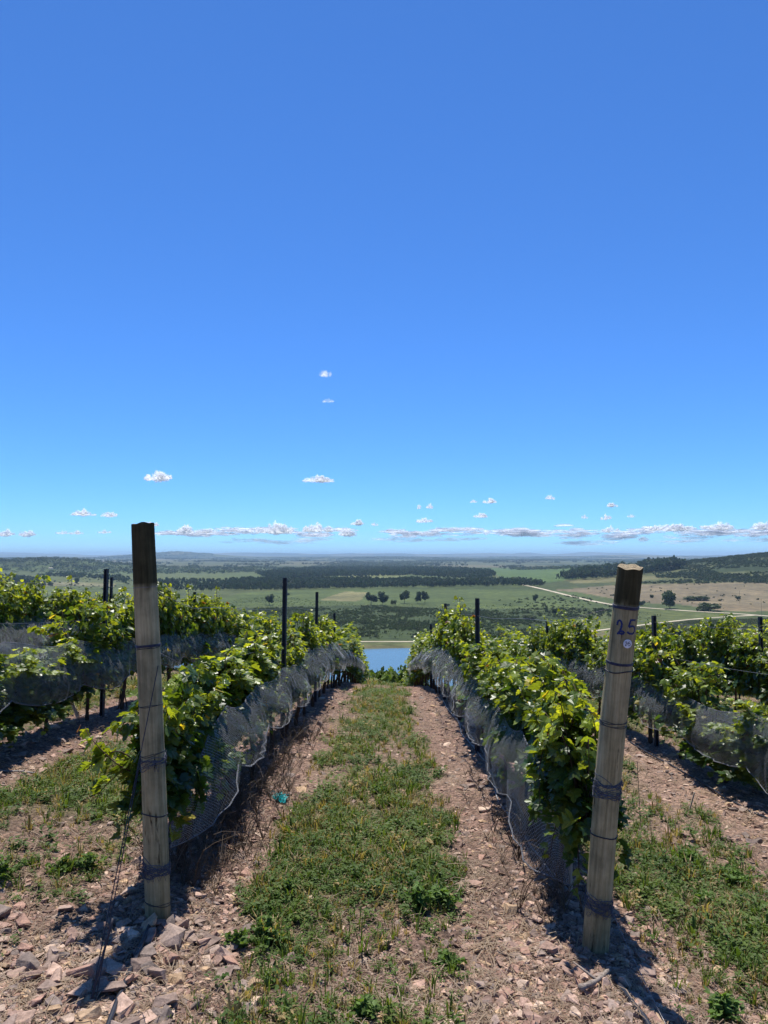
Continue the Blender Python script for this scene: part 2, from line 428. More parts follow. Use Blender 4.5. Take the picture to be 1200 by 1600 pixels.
# ---------------------------------------------------------------- terrain mesh
def in_poly(x, y, poly):
    inside = np.zeros(x.shape, bool); n = len(poly); j = n - 1
    for i in range(n):
        xi, yi = poly[i][:2]; xj, yj = poly[j][:2]
        c = ((yi > y) != (yj > y)) & (x < (xj - xi) * (y - yi) / (yj - yi + 1e-12) + xi)
        inside ^= c; j = i
    return inside
def wpoly(pts, lo=250): return [hit(a, b, lo) for a, b in pts]
def srgb(r, g, b):
    f = lambda c: (c / 12.92 if c <= .04045 else ((c + .055) / 1.055) ** 2.4)
    return np.array([f(r / 255), f(g / 255), f(b / 255)])

ang = np.concatenate([np.arange(-180, -38, 2.0), np.arange(-38, 38, .12), np.arange(38, 180, 2.0)]) * PI / 180
rad = np.concatenate([[.3, .8, 1.2], np.geomspace(1.5, 30, 520), np.geomspace(30.6, 45000, 400)])
A, Rr = np.meshgrid(ang, rad)
X = (np.sin(A) * Rr).ravel(); Y = (np.cos(A) * Rr).ravel(); Z = H(X, Y)
na, nr = len(ang), len(rad)
i = np.arange(nr - 1)[:, None]; j = np.arange(na)[None, :]; j2 = (j + 1) % na
Q = np.stack([i * na + j, i * na + j2, (i + 1) * na + j2, (i + 1) * na + j], -1).reshape(-1, 4)
V = np.stack([X, Y, Z], 1); V = np.vstack([V, [[0, 0, hz(0, 0)]]])
fan = np.stack([np.full(na, len(V) - 1), np.arange(na), (np.arange(na) + 1) % na], 1)[:, ::-1]
vg = veg(X, Y)
r = np.hypot(X, Y)
soilA = np.array([.225, .145, .115]); soilB = np.array([.15, .105, .082]); soilC = np.array([.28, .205, .155])
k1 = np.clip(.5 + fbm(X / .7, Y / .7, 21, 3), 0, 1)[:, None]; k2 = np.clip(.5 + 1.2 * fbm(X / 2.3, Y / 2.3, 25, 3), 0, 1)[:, None]
soil = soilA * (1 - k1) + soilB * k1; soil = soil * (1 - .5 * k2) + soilC * .5 * k2
strawg = np.array([.17, .145, .085]); grassg = np.array([.08, .105, .035])
u_ = X - .008 * Y
gcol = strawg * (1 - k1) + grassg * k1
gfar = np.minimum(sstep(7, 20, r), 1)[:, None]; gcol = gcol * (1 - gfar) + np.array([.085, .115, .038]) * gfar
C = soil * (1 - vg[:, None] * .8) + gcol * vg[:, None] * .8
# far country
hillside = np.array([.08, .10, .035])
w = sstep(30, 90, Y)[:, None]; C = C * (1 - w) + hillside * w
plain = np.array([.075, .105, .036])
pn = (.5 + fbm(X / 420, Y / 700, 81, 4))[:, None]; pn2 = np.clip(.5 + 1.4 * fbm(X / 900, Y / 1900, 85, 3), 0, 1)[:, None]
pc = plain * (.75 + .5 * pn); pc = pc * (1 - .45 * pn2) + np.array([.16, .145, .07]) * .45 * pn2
w = sstep(260, 330, Y)[:, None]; C = C * (1 - w) + pc * w
Hm = {}
def paint(px, color, soft=0, nz=0.1):
    global C
    poly = wpoly(px); mk = in_poly(X + 6 * vnoise(X / 30, Y / 30, 91), Y + 6 * vnoise(X / 30, Y / 30, 92), poly) & (Y > 250)
    cc = np.array(color) * (1 + nz * 2 * fbm(X[mk] / 60, Y[mk] / 60, 93, 3))[:, None]
    C[mk] = cc
paint([(380, 950), (560, 946), (800, 952), (900, 958), (900, 990), (780, 1000), (560, 1001), (440, 1000), (330, 975)], (.050, .072, .026))   # scrub ground
paint([(380, 926), (500, 920), (640, 920), (720, 921), (900, 922), (960, 948), (800, 950), (560, 945), (300, 950)], (.084, .114, .036))        # meadow
paint([(540, 924), (575, 926), (560, 940), (500, 938), (520, 930)], (.19, .18, .085))
paint([(740, 888), (870, 888), (960, 893), (880, 908), (800, 914), (780, 900)], (.085, .135, .040))
paint([(860, 922), (960, 914), (1080, 912), (1200, 908), (1240, 910), (1240, 944), (1080, 946), (980, 940), (900, 925)], (.185, .150, .095), nz=.2)
paint([(880, 906), (1000, 900), (1060, 900), (1000, 908), (900, 912)], (.17, .16, .075))
paint([(1080, 946), (1240, 944), (1240, 956), (1120, 954)], (.20, .155, .095))
paint([(960, 948), (1090, 958), (1180, 962), (1080, 968), (900, 990), (900, 962)], (.105, .125, .042))
paint([(900, 992), (985, 980), (960, 1000), (880, 1004)], (.15, .135, .065))
paint([(985, 980), (1080, 969), (1240, 964), (1240, 1008), (960, 1006)], (.085, .085, .040))
paint([(0, 921), (240, 923), (240, 940), (0, 940)], (.10, .125, .05))
paint([(80, 909), (180, 912), (180, 917), (60, 915)], (.19, .18, .10))
paint([(540, 897), (640, 896), (630, 903), (520, 903)], (.16, .18, .07))
paint([(600, 878), (760, 880), (860, 884), (860, 887), (600, 885)], (.21, .19, .11))
dl = lake_mask(X, Y); mk = (dl < 1.06) & (Y > 450); C[mk] = np.array([.15, .14, .075]) * (1 + .3 * vnoise(X[mk] / 8, Y[mk] / 4, 97))[:, None]
mk = (X / np.maximum(Y, 1) > .36) & (Y > 1250) & (Y < 3600)
n_ = sstep(-.1, .15, fbm(X / 170, Y / 260, 99, 4) + .16 * sstep(-45, -15, Z) - .06)
C[mk] = (C * (1 - n_[:, None]) + np.array([.040, .058, .022]) * n_[:, None])[mk]
mk = (r > 4200)
fz = sstep(.02, .14, fbm(X / 700, Y / 1500, 101, 5) - .05 + .1 * sstep(9000, 20000, r))[:, None]
cell = _hash(np.floor(X / 900 + .4 * vnoise(X / 500, Y / 500, 7)), np.floor(Y / 1700 + .4 * vnoise(X / 500, Y / 500, 8)), 5)[:, None]
cfar = np.array([.075, .095, .042]) * (1 - cell) + np.array([.16, .145, .085]) * cell
cfar = cfar * (1 - fz) + np.array([.035, .052, .022]) * fz
C[mk] = cfar[mk]
mk = (Z > -58) & (X < -1000) & (Y > 2600) & (Y < 4200); C[mk] = (np.array([.055, .075, .026]) * (1 + 1.1 * fbm(X / 90, Y / 130, 103, 4))[:, None])[mk]
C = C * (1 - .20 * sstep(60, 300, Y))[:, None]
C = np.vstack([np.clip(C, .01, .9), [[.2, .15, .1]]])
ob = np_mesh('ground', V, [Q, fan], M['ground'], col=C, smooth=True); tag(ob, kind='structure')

# ---------------------------------------------------------------- lake
lx = np.linspace(0, 2 * PI, 96, endpoint=False)
LV = np.stack([45 + 215 * np.cos(lx), 462 + 97 * np.sin(lx), np.full(96, -71.4)], 1)
LV = np.vstack([LV, [[45, 462, -71.4]]])
ob = np_mesh('lake_water', LV, [np.stack([np.full(96, 96), np.arange(96), (np.arange(96) + 1) % 96], 1)], M['water']); tag(ob, kind='structure')

# ---------------------------------------------------------------- roads
def road(name, px, width, mat='road', lift=.25, lo=250):
    W = np.array(wpoly(px, lo))[:, :2]; W = spline(W, 14)
    T = np.gradient(W, axis=0); T /= np.linalg.norm(T, axis=1)[:, None]; Nn = np.stack([-T[:, 1], T[:, 0]], 1)
    V = []
    offs = np.array([-.5, -.25, 0, .25, .5])
    wv = width * (1 + .15 * vnoise(W[:, 0] / 20, W[:, 1] / 20, 3))
    for o in offs:
        q = W + Nn * (o * wv)[:, None]; V.append(np.column_stack([q, np.maximum(Hs(q[:, 0], q[:, 1]), Hs(W[:, 0], W[:, 1])) + lift]))
    V = np.stack(V, 1).reshape(-1, 3); m_ = len(W); k = len(offs)
    i = np.arange(m_ - 1)[:, None]; j = np.arange(k - 1)[None]
    Q = np.stack([i*k+j, (i+1)*k+j, (i+1)*k+j+1, i*k+j+1], -1).reshape(-1, 4)
    return tag(np_mesh(name, V, [Q], M[mat]), kind='structure')
road('dirt_road', [(770, 905), (800, 911), (832, 917), (862, 924), (890, 931), (925, 939), (965, 946), (1010, 950), (1080, 955), (1150, 959), (1215, 964)], 8)
road('farm_track', [(905, 989), (960, 982), (1010, 976), (1070, 969), (1120, 965), (1180, 961.5)], 5)
road('farm_track', [(560, 1003), (640, 1003), (740, 1003.5), (800, 1001.5), (860, 996), (905, 989)], 4.5)

# ---------------------------------------------------------------- trees
def blob_clumps(n, rx, ry, rz, zc, rng, shell=.55, size=.16):
    """n random leaf-clump quads in an uneven ellipsoid"""
    d = rng.normal(size=(n, 3)); d /= np.linalg.norm(d, axis=1)[:, None]
    rr = rng.uniform(shell, 1, n) ** .7
    lump = 1 + .28 * np.sin(d[:, 0] * 4 + rng.uniform(0, 6)) * np.cos(d[:, 1] * 3 + rng.uniform(0, 6)) + .2 * np.sin(d[:, 2] * 6 + rng.uniform(0, 6))
    c = d * (rr * lump)[:, None] * np.array([rx, ry, rz]) + np.array([0, 0, zc])
    return quads_at(c, d * .7 + rng.normal(0, .5, (n, 3)), size * rng.uniform(.6, 1.3, n), rng)
def quads_at(c, nrm, s, rng):
    nrm = nrm / (np.linalg.norm(nrm, axis=1)[:, None] + 1e-9)
    t = np.cross(nrm, rng.normal(size=nrm.shape)); t /= np.linalg.norm(t, axis=1)[:, None] + 1e-9
    b = np.cross(nrm, t); s = s[:, None]
    k = np.stack([c - t*s - b*s*.7, c + t*s*.9 - b*s*.6 + nrm*s*.3, c + t*s + b*s*.7, c - t*s*.8 + b*s*.8 + nrm*s*.3], 1).reshape(-1, 3)
    Q = np.arange(len(c) * 4).reshape(-1, 4); return k, Q
def crown(rng, n, kind):
    Vs, Qs, nn = [], [], 0
    if kind == 'euc': lobes = [(rng.uniform(-.24, .24), rng.uniform(-.24, .24), rng.uniform(.38, .86), rng.uniform(.13, .24), rng.uniform(.12, .2)) for _ in range(9)]
    elif kind == 'bush': lobes = [(rng.uniform(-.36, .36), rng.uniform(-.36, .36), rng.uniform(.2, .6), rng.uniform(.18, .3), rng.uniform(.16, .3)) for _ in range(8)]
    else: lobes = [(rng.uniform(-.3, .3), rng.uniform(-.3, .3), rng.uniform(.25, .8), rng.uniform(.16, .28), rng.uniform(.13, .22)) for _ in range(9)]
    for (lx_, ly, lz, lr, lh) in lobes:
        V, Q = blob_clumps(n // len(lobes), lr, lr, lh, 0, rng, .35, .055 if n > 200 else .1)
        V = V + np.array([lx_, ly, lz]); Vs.append(V); Qs.append(Q + nn); nn += len(V)
    V = np.concatenate(Vs); Q = np.concatenate(Qs)
    sh = np.repeat(rng.uniform(.7, 1.3, len(Q)), 4)[:, None]
    return V, Q, sh * np.ones(3)
def trunk_buf(rng, h, r0, limbs=4):
    b = Buf()
    pts = [(0, 0, -.04), (rng.uniform(-.02, .02), 0, h * .4), (rng.uniform(-.04, .04), rng.uniform(-.04, .04), h)]
    b.add(*tube(spline(pts, 4), np.linspace(r0, r0 * .45, 9), 7))
    for k in range(limbs):
        a = rng.uniform(0, 2*PI); z0 = h * rng.uniform(.45, .85); L = rng.uniform(.16, .28)
        q = [(0, 0, z0), (math.cos(a)*L*.5, math.sin(a)*L*.5, z0 + .12), (math.cos(a)*L, math.sin(a)*L, z0 + .3)]
        b.add(*tube(spline(q, 4), np.linspace(r0 * .5, r0 * .15, 9), 5))
    return b
TREE_GREEN = {'euc': (.055, .078, .038), 'bush': (.05, .072, .028), 'broad': (.055, .085, .03)}
def make_tree(name, px, py, hpx, wpx, kind, label, group=None, lo=250, color=None, n=900):
    P_ = hit(px, py, lo)
    if P_ is None: return
    d = P_[1]; h = hpx / F * d; w_ = wpx / F * d
    t = empty(name, (P_[0], P_[1], P_[2] - .05 * h), label, 'bush' if kind == 'bush' else 'tree', group)
    rng = np.random.default_rng(int(px * 7 + py))
    V, Q, sh = crown(rng, n, kind)
    zmx = V[:, 2].max(); wd = V[:, 0].max() - V[:, 0].min()
    V = V * np.array([w_ / wd, w_ / wd, h / zmx])
    np_mesh('crown', V, [Q], M['tree_leaf'], col=np.array(color or TREE_GREEN[kind]) * sh, parent=t)
    tb = trunk_buf(rng, .35 if kind == 'bush' else .62, .022, 4)
    o = tb.build('trunk', M['tree_bark'], t, True); o.scale = (w_ * 1.1, w_ * 1.1, h)
    return t
SOL = [(580, 946, 17, 19, 'euc', 'leftmost big tree of the tree row in the green meadow'),
 (598, 946, 18, 17, 'euc', 'dark tree second from the left in the meadow tree row'),
 (632, 943, 17, 16, 'euc', 'round tree alone in the middle of the meadow tree row'),
 (653, 943, 16, 10, 'euc', 'slim tree left of the rightmost one in the meadow tree row'),
 (664, 943, 16, 12, 'euc', 'rightmost tree of the row in the green meadow'),
 (615, 944, 7, 9, 'bush', 'low bush standing in the gap of the meadow tree row'),
 (421, 946, 15, 12, 'euc', 'single dark tree at the scrub edge left of the metal post'),
 (1047, 951, 24, 25, 'broad', 'tall dense tree standing beside the dirt road right of the wooden post'),
 (1111, 955, 13, 41, 'bush', 'wide dark thicket just above the dirt road'),
 (1090, 938, 7, 38, 'bush', 'long low thicket in the brown field'),
 (837, 940, 10, 8, 'broad', 'small pointed tree in the meadow below the road bend'),
 (939, 957, 8, 11, 'bush', 'round bush left of the right wooden post in the meadow'),
 (916, 1001, 9, 22, 'bush', 'dark bush by the lake shore under the farm track'),
 (824, 969, 8, 22, 'bush', 'wide dark bush in the scrub meadow'),
 (806, 912, 9, 19, 'broad', 'round tree at the far bend of the dirt road'),
 (1003, 946, 8, 10, 'bush', 'small bush beside the road just right of the wooden post'),
 (1018, 934, 5, 6, 'bush', 'small dark bush in the brown field above the tall tree'),
 (1153, 937, 6, 8, 'bush', 'small dark bush in the brown field near the right border'),
 (1098, 990, 16, 50, 'bush', 'large dark thicket at the edge of the lower vineyard'),
 (1055, 992, 11, 26, 'bush', 'mid sized thicket left of the largest one by the lower vineyard'),
 (79, 917, 7, 8, 'broad', 'small round tree behind the left vine rows'),
 (66, 916, 7, 10, 'broad', 'small tree left of the round one behind the left vine rows'),
 (121, 913, 9, 7, 'broad', 'single tree in pale grass beyond the left vine rows'),
 (447, 930, 4, 12, 'bush', 'flat bush in the meadow next to the metal post'),
 (700, 948, 5, 7, 'bush', 'small bush at the right end of the meadow tree row'),
 (866, 958, 7, 9, 'bush', 'small dark bush above the wide one in the scrub meadow')]
SOL = [(a_, b_, c_ * (1.3 if e_ != 'bush' else 1.1), d_ * 1.15, e_, f_) for (a_, b_, c_, d_, e_, f_) in SOL]
for (px, py, h_, w_, k, lab) in SOL: make_tree('thicket' if k == 'bush' and w_ > 28 else ('bush' if k == 'bush' else 'tree'), px, py, h_, w_, k, lab)
# leafy bushes below the brow of the hill
for (px, top, wpx, lab, y0) in [(592, 1036, 34, 'leafy bush beyond the brow at the left end of the row gap', 44), (612, 1038, 30, 'leafy bush beyond the brow in the middle of the row gap', 47), (632, 1039, 34, 'leafy bush beyond the brow at the right end of the row gap', 45), (572, 1040, 30, 'leafy bush beyond the brow half hidden by the left vine row', 49)]:
    a, s = ray(px, top); x0 = a * y0; zg = hz(x0, y0); h = s * y0 - zg
    t = empty('bush', (x0, y0, zg - .1), lab, 'bush'); rng = np.random.default_rng(px)
    V, Q, sh = crown(rng, 2600, 'bush'); V = V * np.array([wpx / F * y0 * 2.0, 3.2, h / V[:, 2].max()])
    np_mesh('crown', V, [Q], M['tree_leaf'], col=np.array((.11, .16, .03)) * sh, parent=t)
    trunk_buf(rng, .35, .03).build('trunk', M['tree_bark'], t, True).scale = (1.3, 1.3, h)

def scatter_in(poly_px, n, lo=250, rng=RNG, ex=None):
    Wp = np.array(wpoly(poly_px, lo))[:, :2]; mn, mx = Wp.min(0), Wp.max(0)
    out = np.zeros((0, 2))
    for _ in range(60):
        q = rng.uniform(mn, mx, (n * 2, 2)); k = in_poly(q[:, 0], q[:, 1], Wp)
        if ex is not None: k &= ex(q[:, 0], q[:, 1])
        out = np.vstack([out, q[k]])
        if len(out) >= n: break
    return out[:n]
lowcr = {k: [crown(np.random.default_rng(200 + i), 72, k) for i in range(5)] for k in ('euc', 'bush', 'broad')}
lowcr['tiny'] = [crown(np.random.default_rng(300 + i), 24, 'bush') for i in range(5)]
def mass(name, pts, hrange, wfac, kind, color, label, cat):
    n = len(pts); rng = RNG; pts = pts + rng.normal(0, 2.5, pts.shape) * (hrange[1] > 6)
    zz = Hs(pts[:, 0], pts[:, 1]); h = rng.uniform(*hrange, n) * (1 + .5 * fbm(pts[:, 0] / 60, pts[:, 1] / 90, 151, 3)); wv = h * rng.uniform(.8, 1.2, n) * wfac
    S = np.stack([wv, wv, h / .95], 1); pos = np.column_stack([pts, zz - .08 * h])
    cols = np.array(color)[None] * rng.uniform(.7, 1.3, (n, 1)) * (1 + rng.normal(0, .06, (n, 3)))
    b = merge(lowcr[kind], rng.integers(0, 5, n), pos, rotz(rng.uniform(0, 6.28, n)), S, cols)
    return tag(b.build(name, M['tree_leaf']), label, cat, kind='stuff')
WOODC = (.038, .060, .027)
pts = np.vstack([scatter_in([(300, 921), (400, 923), (500, 921), (600, 919), (660, 918), (780, 916), (850, 916), (850, 911), (770, 908), (660, 908), (500, 907), (380, 907)], 3000),
                 scatter_in([(240, 925), (330, 925), (400, 920), (380, 908), (240, 908)], 350)])
mass('wood', pts, (7, 14), .8, 'euc', WOODC, 'dark eucalyptus wood along the far edge of the meadow', 'wood')
pts = scatter_in([(420, 906), (530, 902), (640, 900), (755, 906), (775, 900), (768, 894), (700, 890), (560, 888), (470, 890), (400, 896)], 4600)
mass('wood', pts, (10, 17), .8, 'euc', WOODC, 'darker tree plantation behind the meadow wood', 'wood')
pts = scatter_in([(868, 908), (915, 906), (965, 903), (1000, 901), (1000, 893), (960, 891), (900, 896)], 420)
mass('wood', pts, (14, 23), .8, 'euc', WOODC, 'dark wood left of and behind the right wooden post', 'wood')
pts = scatter_in([(990, 900), (1020, 895), (1060, 890), (1072, 884), (1050, 882), (1000, 889)], 320)
mass('wood', pts, (14, 24), .8, 'euc', WOODC, 'dark wood climbing the right hill beside the wooden post', 'wood')
pts = np.vstack([scatter_in([(0, 912), (55, 914), (60, 905), (0, 902)], 260), scatter_in([(55, 900), (160, 905), (200, 912), (200, 905), (100, 897)], 160)])
mass('wood', pts, (9, 16), .9, 'broad', WOODC, 'scattered trees at the foot of the left hill', 'wood')
pts = scatter_in([(400, 951), (560, 947), (800, 953), (905, 962), (890, 986), (780, 998), (560, 998), (450, 996), (360, 975)], 5200,
                 ex=lambda x, y: fbm(x / 45, y / 70, 121, 4) + .5 * vnoise(x / 6, y / 6, 8) > -.10)
mass('scrub', pts, (1.3, 3.4), 1.2, 'bush', (.058, .082, .034), 'dark low scrub between the meadow and the lake', 'scrub')
pts = scatter_in([(300, 948), (420, 930), (560, 944), (800, 946), (960, 952), (1040, 962), (900, 988), (780, 1000), (560, 1001), (400, 998)], 4200)
mass('scrub', pts, (.7, 1.9), 1.3, 'tiny', (.062, .088, .034), 'small shrubs and tussocks mottling the meadow', 'scrub')
pts = scatter_in([(805, 952), (960, 952), (1000, 962), (905, 968), (800, 960)], 160)
pts = np.vstack([pts, scatter_in([(780, 938), (900, 930), (960, 949), (860, 950), (790, 948)], 110)])
mass('scrub', pts, (2, 4), 1.4, 'bush', (.038, .056, .022), 'dark scrub strips beside the dirt road', 'scrub')
ex = lambda x, y: fbm(x / 110, y / 150, 131, 4) > .0
def region(n, x0, x1, y0, y1, f):
    out = np.zeros((0, 2))
    for _ in range(40):
        q = RNG.uniform((x0, y0), (x1, y1), (n * 3, 2)); out = np.vstack([out, q[f(q[:, 0], q[:, 1])]])
        if len(out) >= n: break
    return out[:n]
pts = np.vstack([region(6500, 500, 1500, 1250, 2300, lambda x, y: (x / y > .385) & (x / y < .66) & (Hs(x, y) > -50 + 14 * vnoise(x / 120, y / 120, 3)) & (fbm(x / 110, y / 150, 131, 4) > -.20)),
                 scatter_in([(960, 912), (1080, 906), (1240, 900), (1240, 908), (1080, 912)], 240)])
mass('scrub', pts, (2.5, 6.5), 1.3, 'bush', (.036, .056, .024), 'dark scrub covering the right hill', 'scrub')
pts = scatter_in([(900, 922), (1000, 910), (1240, 905), (1240, 945), (1000, 942)], 60)
mass('field_bushes', pts, (2, 4), 1.5, 'bush', (.035, .05, .02), 'dark dots of bushes over the brown field', 'bushes')
pts = np.vstack([region(2600, -2200, -1000, 2700, 3900, lambda x, y: (Hs(x, y) > -60) & (fbm(x / 120, y / 150, 133, 4) > -.06)), scatter_in([(0, 925), (200, 925), (240, 906), (120, 900)], 60)])
mass('scrub', pts, (3, 6), 1.3, 'bush', (.036, .056, .024), 'scrub over the left hill', 'scrub')
# hedges and copses of the far plain
rng = RNG; cp = []
for _ in range(260):
    cy = rng.uniform(3000, 12500); cx = rng.uniform(-.62, .62) * cy; a = rng.normal(0, .35); L = rng.uniform(40, 420) * (cy / 6000); k = int(L / 14) + 4
    s = rng.uniform(-.5, .5, k) * L; cp.append(np.stack([cx + np.cos(a) * s, cy + np.sin(a) * s + rng.normal(0, 18, k)], 1))
cp = np.concatenate(cp)
wf = lambda x, y: (np.abs(x / y) < .62) & (fbm(x / 900, y / 1500, 141, 4) + .10 * vnoise(x / 200, y / 200, 4) > .10)
w1 = region(7000, -4500, 4500, 2700, 7200, wf); w2 = region(6000, -8500, 8500, 7200, 14000, wf)
mass('far_copses', cp, (9, 17), 1.3, 'broad', WOODC, 'hedges and copses dotting the hazy far plain', 'copses')
LATE = (w1, w2)
# lower vineyard on the valley floor: rows of low vines
poly = wpoly([(990, 981), (1080, 970), (1240, 965), (1240, 1010), (975, 1008)])
Wp = np.array(poly)[:, :2]; rows = []
for k in range(-200, 200):
    s = np.arange(-320, 320, 1.6); dx, dy = math.cos(2.3), math.sin(2.3)
    q = np.stack([280 + dx * s - dy * k * 3.0, 600 + dy * s + dx * k * 3.0], 1); q += rng.normal(0, .12, q.shape)
    rows.append(q[in_poly(q[:, 0], q[:, 1], Wp)])
rows = np.concatenate(rows); rows = rows[RNG.permutation(len(rows))[:9000]]
lowcr['tiny'] = [crown(np.random.default_rng(300 + i), 24, 'bush') for i in range(5)]
mass('wood', LATE[0], (9, 17), 1.6, 'tiny', WOODC, 'patchy dark woods across the middle of the plain', 'wood')
mass('wood', LATE[1], (12, 22), 2.6, 'tiny', WOODC, 'small dark woods far out on the hazy plain', 'wood')
mass('lower_vineyard', rows, (1.3, 1.8), 1.2, 'tiny', (.042, .062, .022), 'dark vine rows of the lower vineyard on the valley floor', 'vineyard')
# utility poles by the road
for k, (px, py, hp) in enumerate([(1156, 943, 20), (1190, 962, 26)]):
    Pp = hit(px, py, 250); h = hp / F * Pp[1]
    t = empty('utility_pole', Pp, ['thin utility pole in the brown strip above the road', 'thin utility pole beside the road at the right border'][k], 'utility pole', 'utility poles along the road')
    b = Buf(); b.add(*tube([(0, 0, -.5), (0, 0, h)], [.16, .11], 8)); b.build('pole', M['tree_bark'], t)
    b = Buf(); b.add(*tube([(-.9, 0, h - .6), (.9, 0, h - .6)], .07, 6)); b.build('crossarm', M['tree_bark'], t)
# farmhouse on the left hill
Pp = hit(80, 889, 1500)
t = empty('farmhouse', (Pp[0], Pp[1], Pp[2] - .5), 'small pale farmhouse on the slope of the left hill', 'house')
def box(x0, x1, y0, y1, z0, z1):
    V = np.array([(x, y, z) for z in (z0, z1) for y in (y0, y1) for x in (x0, x1)]); return V, [np.array([[0,2,3,1],[4,5,7,6],[0,1,5,4],[2,6,7,3],[0,4,6,2],[1,3,7,5]])]
b = Buf(); b.add(*box(-9, 9, -4, 4, 0, 4)); b.build('wall', M['white_wall'], t)
b = Buf(); b.add(np.array([(-10, -5, 4), (10, -5, 4), (10, 5, 4), (-10, 5, 4), (-10, 0, 6.5), (10, 0, 6.5)]), [np.array([[0, 1, 5, 4], [2, 3, 4, 5], [0, 3, 2, 1]]), np.array([[0, 4, 3], [1, 2, 5]])]); b.build('roof', M['road'], t)
for q in (-5, 4): b = Buf(); b.add(*box(q, q + 1.6, -4.08, -4.0, 1.2, 2.8)); b.build('window', M['metal_post'], t)

# ---------------------------------------------------------------- clouds
ico = {}
def icosphere(sub):
    if sub in ico: return ico[sub]
    bm = bmesh.new(); bmesh.ops.create_icosphere(bm, subdivisions=sub, radius=1)
    V = np.array([v.co[:] for v in bm.verts]); Fq = np.array([[v.index for v in f.verts] for f in bm.faces]); bm.free()
    ico[sub] = (V, Fq); return ico[sub]
def cloud(px, py, w, h, dens=1.0, label='', d=40000, puffs=9, name='cloud'):
    a, s = ray(px, py + h / 2); rng = np.random.default_rng(int(px * 3 + py))
    pos = (a * d, d, s * d); W = w / F * d; Hh = h / F * d
    b = Buf(); V, Fq = icosphere(3)
    for k in range(puffs):
        f = rng.uniform(-.5, .5) if k else 0
        rx = W * rng.uniform(.10, .24) * (1 - abs(f) * .8) * (1 if w < 80 else .6); rz = Hh * rng.uniform(.4, .75) * (1 - 1.3 * abs(f)) + Hh * .1
        nn = 1 + .30 * np.sin(V[:, 0] * 5 + rng.uniform(0, 6)) * np.sin(V[:, 2] * 4 + rng.uniform(0, 6)) + .15 * np.sin(V[:, 0] * 11 + V[:, 1] * 9 + k)
        q = V * nn[:, None] * np.array([rx, rx * .8, rz]); q[:, 2] = np.where(q[:, 2] < 0, q[:, 2] * .3, q[:, 2])
        b.add(q + np.array([f * W * .85, rng.uniform(-.3, .3) * W * .3, rng.uniform(0, .18) * Hh]), [Fq])
    o = b.build(name, M['cloud'], None, True); dens *= .82; o.location = pos; o.color = (dens, dens, dens, 1)
    return tag(o, label, 'cloud', 'small white clouds')
CL = [(247, 741, 46, 18, 1, 'brightest single cloud, high on the left above the wooden post'),
 (499, 746, 52, 13, .8, 'flat single cloud high left of centre'), (508, 582, 26, 11, .28, 'highest faint wisp of cloud near the centre'),
 (513, 625, 20, 7, .25, 'faint wisp just below the highest one'), (130, 800, 38, 11, .9, 'left one of two small clouds above the left vines'),
 (171, 802, 30, 10, .75, 'right one of two small clouds above the left vines'), (10, 832, 34, 10, .9, 'cloud cut by the left border'),
 (43, 832, 32, 11, .9, 'cloud right beside the one on the left border'), (99, 831, 24, 6, .6, 'small flat cloud low on the left'), (121, 831, 26, 7, .6, 'flat cloud low on the left beside the small one'), (163, 830, 24, 6, .5, 'faint flat cloud just left of the wooden post'),
 (232, 817, 34, 10, .9, 'cloud peeking out above the left wooden post'), (292, 825, 36, 14, 1, 'cloud puff right of the left wooden post'), (322, 828, 46, 9, .8, 'flat cloud following the puff by the left post'),
 (435, 823, 50, 20, 1, 'tall bright puff on the low cloud bank left of centre'), (497, 822, 52, 17, 1, 'second bright puff on the low cloud bank left of centre'), (402, 827, 26, 10, .8, 'small puff left of the tall bright one'),
 (562, 815, 32, 9, .9, 'small cloud above the bank left of the lake'), (585, 818, 14, 6, .7, 'tiny cloud right beside the small one above the bank'), (543, 831, 36, 12, .8, 'low puff at the centre of the cloud bank'),
 (655, 791, 9, 7, .7, 'tiny cloud left of its twin above the lake'), (672, 790, 13, 8, .9, 'tiny bright cloud above the lake'), (663, 812, 26, 8, .9, 'small flat cloud above the lake'),
 (740, 782, 12, 6, .6, 'tiny faint cloud left of the wider one'), (766, 781, 24, 9, .9, 'small cloud right of centre, higher of the pair'), (752, 804, 26, 8, .9, 'small flat cloud right of centre, lower of the pair'),
 (858, 776, 17, 8, .8, 'small cloud alone between centre and right post'), (955, 788, 22, 7, .8, 'small flat cloud above the right wooden post'), (913, 806, 11, 7, .7, 'tiny cloud left above the right wooden post'), (946, 807, 18, 9, .9, 'round small cloud left above the right wooden post'), (986, 805, 14, 6, .5, 'faint tiny cloud right above the right wooden post'),
 (954, 826, 30, 10, .9, 'puff rising from the bank behind the right post'), (1046, 822, 90, 14, 1, 'long bright puff on the cloud bank right of the wooden post'), (1125, 821, 60, 12, .8, 'wide puff on the cloud bank near the right border'), (1190, 820, 50, 14, .9, 'puff on the cloud bank cut by the right border')]
for (px, py, w_, h_, dn, lab) in CL:
    cloud(px, py, w_, h_, dn, lab, puffs=int(6 + w_ / 6))
